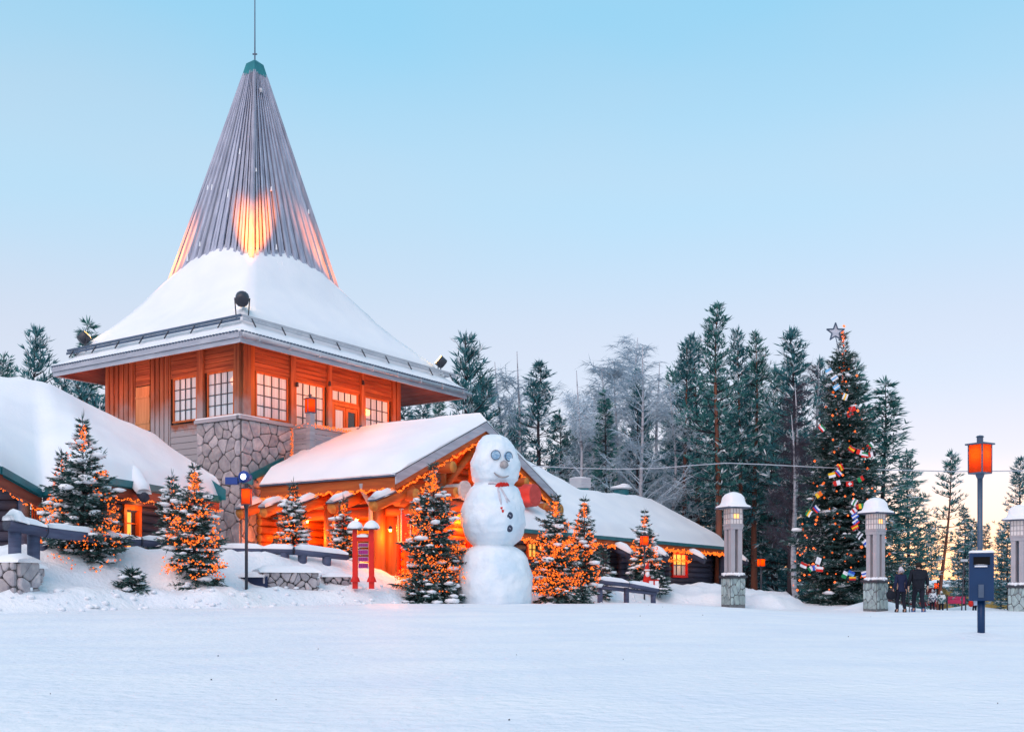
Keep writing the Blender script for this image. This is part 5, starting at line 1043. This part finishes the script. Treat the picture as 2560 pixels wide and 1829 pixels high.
def rubble(label, a, c, z0, z1, n, seed, snow_h=.18, name='stone_wall', dep=.7):
    a, c = V(a), V(c); e = (c-a); L = e.length; e.normalize(); nn = V((e.y, -e.x, 0)); t = thing(name, label, 'stone wall', (a.x, a.y, z0)); rr_ = random.Random(seed)
    MB().box(a+UP*z0, e*L, -nn*dep, UP*(z1-z0)).build('wall_core', mortar, t); h = z1-z0
    for poly in cells(L, h, n, seed): stone_piece(poly, lambda u, v, o: a+e*u+nn*(o+.02)+UP*(z0+v), .012, .10, rr_, t)
    for poly in cells(dep, h, max(3, int(n*dep/L)), seed+1): stone_piece(poly, lambda u, v, o: c-nn*u+e*(o+.02)+UP*(z0+v), .012, .08, rr_, t)
    snow_cap(t, a+UP*z1-nn*dep*.45-e*.1, c+UP*z1-nn*dep*.45+e*.1, dep*.62, snow_h); return t
rubble('rough stone retaining wall below the porch rail, half covered with snow', P(655, 0, 31.4).xy.to_3d(), P(792, 0, 32.2).xy.to_3d(), .25, 1.33, 34, 61)
rubble('low dark run of stones showing through the snow left of the red notice frame', P(812, 0, 33.0).xy.to_3d(), P(872, 0, 33.2).xy.to_3d(), .7, 1.22, 12, 62, .12)
rubble('stone pedestal block under the log rail at the left edge', P(-14, 0, 25.8).xy.to_3d(), P(42, 0, 25.6).xy.to_3d(), .55, 1.46, 6, 63, .2)
rubble('upright dark stones beside the large fir at the left', P(48, 0, 26.2).xy.to_3d(), P(104, 0, 26.8).xy.to_3d(), .55, 1.34, 9, 64, .22)
t = thing('planter_box', 'dark blue trough with snow along its top, at the foot of the lantern post', 'planter', P(560, 1466, 31.6)); a = P(548, 1468, 31.8)
q = MB(); q.box(a, P(668, 1468, 31.3)-a, (0, .5, 0), (0, 0, .33)); q.build('trough', mat('navy_paint', (.012, .025, .07), (.02, .035, .09), (3, 3, 3), .6), t); snow_cap(t, a+V((-.05, .22, .33)), P(670, 1468, 31.3)+V((0, .22, .33)), .32, .14)
# ------------------------------------------------------------------ red notice frame
t = thing('notice_frame', 'red two post notice frame with purple plates and snow caps on both posts', 'sign', P(910, 1450, 32.6)); a, c = P(888, 1450, 32.6), P(929, 1450, 32.5); hp = 130*32.6/F
purple = mat('purple_plate', (.36, .02, .20), (.28, .015, .16), (3, 3, 20), .5)
for p in (a, c):
    MB().box(p+V((-.075, -.075, -.25)), (.15, 0, 0), (0, .15, 0), (0, 0, hp+.25)).build('post', red_m, t); MB().lathe(p-UP*.05, [(.15, 0), (.12, .10), (.08, .18)], 8).build('foot', red_m, t)
    MB().lathe(p+UP*hp, [(.24, -.02), (.25, .03), (.20, .13), (.09, .22), (.02, .24)], 14).build('snow_cap', snow, t, True); MB().cbox(p+UP*(hp-.03), .42, .42, .03).build('post_cap', darkmetal, t)
e = c-a
MB().box(a+UP*1.18-V((0, .05, 0)), e, (0, .10, 0), (0, 0, .15)).build('crossbar', red_m, t); snow_cap(t, a+e*.16+UP*1.33, a+e*.84+UP*1.33, .10, .09)
for y0, y1 in ((1357, 1367), (1373, 1386), (1391, 1403), (1407, 1420)):
    z0, z1 = (1450-y1)*32.6/F, (1450-y0)*32.6/F; MB().box(a+e*.2+UP*z0-V((0, .02, 0)), e*.6, (0, .03, 0), UP*(z1-z0)).build('plate', gutter_m, t)
    for k in range(5): MB().box(a+e*(.215+k*.114)+UP*(z0+.015)-V((0, .03, 0)), e*.105, (0, .012, 0), UP*(z1-z0-.03)).build('slat', purple, t)
# ------------------------------------------------------------------ lantern posts
def at_ground(px, Y, dz=0): x = (px-CX)*Y/F; return V((x, Y, ground(x, Y)+dz))
def zpx(py, Y): return H+(HY-py)*Y/F
lantern_post('street_lantern', 'tall amber lantern post behind the litter bin at the right', at_ground(2450, 22), zpx(1112, 22), .31, .565, .052, 32, 25)
lantern_post('street_lantern', 'dark lantern post with amber lantern in front of the stone pier', at_ground(616, 31.0), zpx(1222, 31.0), .27, .44, .045, 8, 30)
lantern_post('street_lantern', 'amber lantern on a thin post in front of the lit fir by the cabin window', at_ground(1611, 44), zpx(1340, 44), .28, .36, .035, 10, 20)
lantern_post('street_lantern', 'amber lantern post among the trunks right of the left stone pillar', at_ground(1903, 50), zpx(1397, 50), .27, .33, .04, 15, 15)
lantern_post('street_lantern', 'small amber lantern glowing far behind the walking man', at_ground(2345, 62), zpx(1457, 62), .28, .3, .04, 15, 8)
lantern_post('street_lantern', 'tiny lantern hanging high between the trunks in the distance', at_ground(1920, 74), zpx(1346, 74), .2, .42, .03, 15, 0)
# ------------------------------------------------------------------ litter bin
bp = at_ground(2453, 16.6, -.02); t = thing('litter_bin', 'dark blue litter bin with a wide black slot on a round post', 'bin', bp); navy = mat('bin_blue', (.004, .035, .11), (.003, .028, .09), (2, 2, 2), .45, .05, spec=.3)
MB().tube([bp-UP*.3, bp+UP*.64], .055, 16).build('post', navy, t, True)
bw, bd_, z0, z1 = .35, .28, zpx(1501, 16.6), zpx(1381, 16.6); ft = bp.y-bd_/2
tp = lambda f: lerp(.90, 1.0, f)
def ring(z, f, o=0.): w = bw*(.5+o)*f; return [V((bp.x+x*w, bp.y+y*bd_*(.5+o)*f, z)) for x, y in ((-1, -1), (1, -1), (1, 1), (-1, 1))]
q = MB(); q.grid([ring(z0, 1.0), ring(z1, .985)], 0, True); q.f += [(3, 2, 1, 0), (4, 5, 6, 7)]; q.m += [0, 0]; body = q.build('body', navy, t)
bv = body.modifiers.new('bevel', 'BEVEL'); bv.width = .012; bv.segments = 2
zs = zpx(1412, 16.6); MB().box((bp.x-.115, ft-.012, zs), (.23, 0, 0), (0, .02, 0), (0, 0, .125)).build('slot', mat('slot_black', (.003, .003, .004), rough=.9), t)
[MB().box((bp.x-.125, ft-.022, zs+z_), (.25, 0, 0), (0, .03, 0), (0, 0, .012)).build('slot_lip', navy, t) for z_ in (-.012, .125)]
snow_cap(t, (bp.x-.10, ft-.012, zs-.0), (bp.x+.08, ft-.012, zs-.0), .010, .008); MB().box((bp.x-.045, ft-.016, z0+.05), (.075, 0, 0), (0, .02, 0), (0, 0, .20)).build('lock_plate', steel, t)
q = MB(); q.grid([ring(z1-.004, 1.0, .01), ring(z1+.022, .98), ring(z1+.035, .8)], 0, True); q.f.append((8, 9, 10, 11)); q.m.append(0); q.build('snow_cap', snow, t, True)
t.rotation_euler = (0, 0, rad(-21))
# ------------------------------------------------------------------ overhead cable
q = MB(); cp = [(1270, 1160), (1330, 1164), (1450, 1170), (1560, 1172), (1640, 1170), (1730, 1163), (1815, 1157), (1900, 1160), (2060, 1168), (2230, 1174), (2380, 1178), (2500, 1177), (2640, 1174)]
q.tube([P(x, y, 47.0) for x, y in cp], .022, 6); tag(q.build('overhead_cable', gutter_m), 'pale cable strung across the forest edge from the cabin roof to the right', 'cable')
# ------------------------------------------------------------------ far houses, hill fence, pink barrier
def far_house(label, px0, px1, ye, yb, Y, wall, wins):
    a, c = P(px0, yb, Y), P(px1, yb, Y); h = (yb-ye)*Y/F; t = thing('house', label, 'house', a); MB().box(a-UP*1.2, c-a, (0, 6, 0), UP*(h+1.2)).build('wall', wall, t)
    slab([a+V((-.5, -.5, h)), c+V((.5, -.5, h))], [a+V((-.5, 3, h+.35)), c+V((.5, 3, h+.35))], 14, 6, .3, 'roof_snow', t)
    for x0, x1, y0, y1 in wins:
        p, q_ = P(x0, y1, Y-.06), P(x1, y1, Y-.06); w = MB().box(p, q_-p, (0, .1, 0), UP*((y1-y0)*Y/F)).build('window', muntin_m, t)
        for k in (0, 1): MB().box(p.lerp(q_, k*.5+.06)+V((0, -.02, .05)), (q_-p)*.38, (0, .05, 0), UP*((y1-y0)*Y/F-.1)).build('pane', glass_d if k else glass_c, w)
far_house('low dark red house with snowy roof behind the walkers', 2268, 2352, 1468, 1496, 92, mat('barn_red', (.20, .02, .025), (.14, .015, .02), (3, 3, .3), .7), [(2276, 2284, 1473, 1486), (2312, 2316, 1470, 1488), (2338, 2343, 1470, 1488)])
far_house('low yellow house with snowy roof left of the litter bin', 2366, 2590, 1466, 1496, 95, mat('yellow_wall', (.50, .34, .10), (.42, .28, .08), (3, 3, .3), .7), [(2384, 2410, 1475, 1490), (2500, 2520, 1475, 1490)])
pink = mat('pink_barrier', (.62, .04, .13), (.5, .03, .10), (3, 3, 6), .7)
for lab, x0, x1, y0, y1, Y in (('pink red snow barrier left of the walking man', 2272, 2284, 1481, 1500, 64), ('pink barrier panel between the man and the children', 2326, 2346, 1486, 1506, 64), ('long pink barrier in front of the yellow house', 2368, 2414, 1490, 1508, 64)):
    t = thing('barrier', lab, 'barrier', P(x0, y1, Y)); a, c = P(x0, y1, Y), P(x1, y1, Y); MB().box(a, c-a, (0, .05, 0), UP*((y1-y0)*Y/F)).build('panel', pink, t)
    for p in (a, c): MB().tube([p-UP*.6, p+UP*((y1-y0)*Y/F+.08)], .04, 6).build('stake', darkmetal, t)
t = thing('hill_fence', 'dark mesh fence panels on the snowy rise between the trunks', 'fence', P(1925, 1440, 70))
for k in range(4):
    a, c = P(1905+k*13, 1432+k*3, 70), P(1905+k*13+11, 1434+k*3, 70); q = MB(); [q.tube([a.lerp(c, i/5)-UP*.1, a.lerp(c, i/5)+UP*.85], .02, 4) for i in range(6)]; q.tube([a+UP*.85, c+UP*.85], .03, 4); q.tube([a, c], .03, 4); q.build('fence_panel', darkmetal, t)
    MB().tube([a-UP*1.2, a+UP*.95], .04, 6).build('post', darkmetal, t)
t = thing('ski_pole_marker', 'thin dark marker pole with a small plate left of the litter bin', 'pole', at_ground(2403, 46)); MB().tube([t.location-UP*.3, P(2410, 1402, 46)], .03, 6).build('pole', darkmetal, t); MB().cbox(P(2410, 1400, 46), .30, .05, .10).build('plate', gutter_m, t)
# ------------------------------------------------------------------ people
def skin(name, vs, es, rr_, m, parent, sub=1):
    me = bpy.data.meshes.new(name); me.from_pydata([tuple(v) for v in vs], es, []); o = bpy.data.objects.new(name, me); C.objects.link(o)
    sk = o.modifiers.new('skin', 'SKIN'); sk.use_smooth_shade = True; sb = o.modifiers.new('sub', 'SUBSURF'); sb.levels = sb.render_levels = sub
    for i, r_ in enumerate(rr_): me.skin_vertices[0].data[i].radius = r_ if isinstance(r_, tuple) else (r_, r_)
    me.skin_vertices[0].data[0].use_root = True; dg = bpy.context.evaluated_depsgraph_get(); nm = bpy.data.meshes.new_from_object(o.evaluated_get(dg)); bpy.data.objects.remove(o)
    nm.materials.clear(); nm.materials.append(m); nm.polygons.foreach_set('use_smooth', [True]*len(nm.polygons)); o = put(name, nm, parent); o.matrix_parent_inverse = Matrix.Identity(4); return o
def chain(vs, es, rr_, start, pts):
    for p, r_ in pts: vs.append(V(p)); rr_.append(r_); es.append((start, len(vs)-1)); start = len(vs)-1
    return start
skin_m = mat('skin', (.55, .33, .25), rough=.6)
def person(label, loc, h, rot, jm, tm, bm_, hair, hat=None, stride=.16, arms=((.12, 0), (.12, 0)), jl=.50, group=None, wd_=1.0, bag=None):
    t = thing('person', label, 'person', (0, 0, 0), group); k = h/1.78; S_ = lambda p: V(p)*k
    ft_ = [(-.10, stride, .0), (.12, -stride, .0)]; kn = [(-.10, stride*.75+.04, .50), (.11, -stride*.35+.05, .50)]
    sh, el, wr = [], [], []
    for s, (o, f_) in zip((-1, 1), arms):
        sh.append(V((s*.185*wd_, 0, 1.44))); el.append(V((s*(.215*wd_+o*.5), -.03-f_*.1, 1.15))); wr.append(V((s*(.215*wd_+o), .05+f_, .90)))
    # body: pelvis root, spine, head, arms with hands, legs with feet, all one skin
    vs, es, rr_ = [S_((0, 0, .95))], [], [(.145*k, .11*k)]
    ch = chain(vs, es, rr_, 0, [(S_((0, 0, 1.15)), (.13*k, .095*k)), (S_((0, -.01, 1.38)), (.15*k, .10*k)), (S_((0, 0, 1.50)), (.055*k, .055*k)), (S_((0, .02, 1.60)), (.078*k, .088*k)), (S_((0, .02, 1.72)), (.07*k, .08*k))])
    n_ = len(vs)-2; chain(vs, es, rr_, n_, [(S_((0, .125, 1.60)), .014*k)])
    for s in (0, 1): chain(vs, es, rr_, n_, [(S_(((-1, 1)[s]*.088, .02, 1.61)), .016*k)])
    for s in (0, 1):
        w_ = chain(vs, es, rr_, 2, [(S_(sh[s]), .055*k), (S_(el[s]), .042*k), (S_(wr[s]), .03*k), (S_(wr[s]+V((0, .01, -.07))), (.035*k, .018*k))])
        for i in range(4): b_ = wr[s]+V((0, .034-.02*i, -.10)); chain(vs, es, rr_, w_, [(S_(b_), .0095*k), (S_(b_+V((0, .004, -.04-.008*(i in (1, 2))))), .009*k), (S_(b_+V(((-1, 1)[s]*-.012, .006, -.07-.012*(i in (1, 2))))), .007*k)])
        chain(vs, es, rr_, w_-1, [(S_(wr[s]+V((0, .045, -.05))), .011*k), (S_(wr[s]+V((0, .06, -.085))), .009*k)])
        chain(vs, es, rr_, 0, [(S_((kn[s][0]*.95, 0, .86)), .085*k), (S_(kn[s]), .056*k), (S_((ft_[s][0], ft_[s][1], .10)), .036*k), (S_((ft_[s][0]*1.08, ft_[s][1]+.09, .05)), .03*k)])
    skin('body', vs, es, rr_, skin_m, t, 1)
    vs, es, rr_ = [S_((0, 0, .98))], [], [(.185*k*wd_, .15*k)]                     # jacket
    chain(vs, es, rr_, 0, [(S_((0, 0, .98-jl*.4)), (.19*k*wd_, .155*k))]); u = chain(vs, es, rr_, 0, [(S_((0, 0, 1.16)), (.17*k*wd_, .14*k)), (S_((0, -.01, 1.38)), (.19*k*wd_, .135*k)), (S_((0, -.005, 1.47)), (.10*k, .09*k)), (S_((0, 0, 1.53)), (.078*k, .078*k))])
    for s in (0, 1): chain(vs, es, rr_, 3, [(S_(sh[s]), .082*k), (S_(el[s]), .068*k), (S_(wr[s]+V((0, 0, .02))), .052*k)])
    skin('jacket', vs, es, rr_, jm, t, 2)
    vs, es, rr_ = [S_((0, 0, .93))], [], [(.155*k*wd_, .125*k)]
    for s in (0, 1): chain(vs, es, rr_, 0, [(S_((kn[s][0], 0, .82)), .105*k), (S_(kn[s]), .078*k), (S_((ft_[s][0], ft_[s][1], .13)), .068*k)])
    skin('trousers', vs, es, rr_, tm, t, 2)
    for s in (0, 1):
        vs, es, rr_ = [S_((ft_[s][0], ft_[s][1]-.03, .07))], [], [.076*k]; chain(vs, es, rr_, 0, [(S_((ft_[s][0], ft_[s][1], .16)), .062*k)]); chain(vs, es, rr_, 0, [(S_((ft_[s][0]*1.1, ft_[s][1]+.15, .05)), (.066*k, .058*k))]); skin('boot', vs, es, rr_, bm_, t, 1)
    vs, es, rr_ = [S_((0, .0, 1.655))], [], [.098*k]; chain(vs, es, rr_, 0, [(S_((0, -.005, 1.755)), .07*k)]); chain(vs, es, rr_, 0, [(S_((0, -.055, 1.58)), .062*k)])
    if hat: chain(vs, es, rr_, 1, [(S_((0, -.01, 1.80)), .035*k)])
    skin('hat' if hat else 'hair', vs, es, rr_, hat or hair, t, 1)
    if hat: vs, es, rr_ = [S_((0, -.06, 1.56))], [], [.07*k]; chain(vs, es, rr_, 0, [(S_((0, -.085, 1.46)), .05*k)]); skin('hair', vs, es, rr_, hair, t, 1)
    t.location = loc; t.rotation_euler = (0, 0, rad(rot)); return t, [S_(w_) for w_ in wr]
cloth = lambda n, r, g, b: mat(n, (r, g, b), (r*.7, g*.7, b*.75), (6, 6, 6), .85, .3)
nv_, bl_, tr_, sh_ = cloth('navy_jacket', .012, .02, .06), cloth('black_jacket', .008, .012, .022), cloth('black_trousers', .010, .013, .026), cloth('blue_shoes', .05, .13, .33)
gw, gm = at_ground(2252, 39.2), at_ground(2296, 39.0)
pw2, wr2 = person('woman in a navy jacket and white knitted hat walking away beside the man', gw-UP*.02, 1.66, 4, nv_, tr_, bl_, cloth('brown_hair', .05, .03, .02), cloth('white_hat', .62, .58, .62), .10, ((.06, .02), (.05, .0)), .34, None, .88)
person('tall man in a black coat and blue shoes walking away in mid stride', gm-UP*.02, 1.84, -6, bl_, tr_, sh_, cloth('dark_hair', .02, .015, .012), None, .22, ((.05, .03), (.06, -.02)), .50, None, 1.22)
c = gw+V((-.34, .02, .66)); t = thing('hand_bag', 'dark bag carried low at the left side of the walking woman', 'bag', c-UP*.2)
MB().blob(c-UP*.05, .21, .12, .19, 0, .12, rs).build('bag_body', bl_, t, True); MB().tube([c+V((-.12, 0, .08)), c+V((-.04, 0, .27)), c+V((.08, 0, .30)), c+V((.13, 0, .08))], .014, 6).build('strap', bl_, t)
c = gw+V((.36, .1, 0)); t = thing('walking_pole', 'thin dark walking pole between the woman and the man', 'pole', c); MB().tube([c-UP*.05, c+V((-.06, 0, .84))], .016, 6).build('shaft', darkmetal, t)
pat1 = mat('patterned_suit', (.62, .66, .70), (.05, .07, .11), (11, 11, 11), .8, thr=(.45, .55)); pat2 = mat('teal_patterned_suit', (.60, .66, .68), (.04, .12, .13), (10, 10, 10), .8, thr=(.46, .56)); lime = cloth('lime_hat', .55, .75, .05); wb = cloth('pale_blue_jacket', .35, .45, .60)
person('small child in a white and dark patterned snowsuit, left of two children', at_ground(2331, 48), 1.02, 10, pat1, tr_, bl_, bl_, pat1, .05, ((.05, 0), (.1, 0)), .4, None, 1.2)
person('small child in a white and teal patterned snowsuit, right of two children', at_ground(2353, 48.3), 1.02, -8, pat2, tr_, bl_, bl_, pat2, .05, ((.1, 0), (.05, 0)), .4, None, 1.2)
pc, _ = person('small child with a lime hat and pale jacket beside the litter bin post', at_ground(2437, 49), .98, 20, wb, tr_, bl_, bl_, lime, .05, ((.05, 0), (.05, 0)), .4, None, 1.2)
c = pc.location+V((-.20, -.05, .52)); t = thing('backpack', 'small red backpack on the child with the lime hat', 'bag', c-UP*.15); MB().blob(c, .12, .13, .19, 0, .08, rs).build('pack', redc, t, True); MB().tube([c+V((.05, -.06, .16)), c+V((.1, -.02, .2)), c+V((.12, .05, .1))], .015, 5).build('strap', bl_, t)
# small bearded figure in red below the cabin window fir
p = P(1618, 1460, 42.5); t = thing('garden_figure', 'small red and white bearded figure standing behind the ramp rail', 'figure', p)
q = MB(); q.lathe(p-UP*.2, [(.20, 0), (.20, .25), (.13, .5), (.09, .62)], 12); q.build('cloak', redc, t, True); MB().blob(p+V((0, -.02, .50)), .10, .1, .11).build('head', skin_m, t, True); MB().blob(p+V((.0, -.09, .38)), .09, .06, .15, 0, .1, rs).build('beard', snow, t, True)
q = MB(); q.tube([p+UP*.56, p+UP*.72, p+V((.06, 0, .86))], [.11, .07, .02], 10); q.build('hat', redc, t, True); MB().tube([p+UP*.54, p+UP*.59], .12, 12).build('hat_brim', snow, t, True)
p = P(1634, 1468, 42.3); t = thing('present_box', 'white box with red trim beside the small red figure', 'box', p); MB().cbox(p+UP*.1, .36, .3, .36).build('box', snow, t); q = MB(); q.cbox(p+UP*.29, .38, .32, .05); q.cbox(p+UP*.1, .06, .32, .37); q.build('ribbon', redc, t)
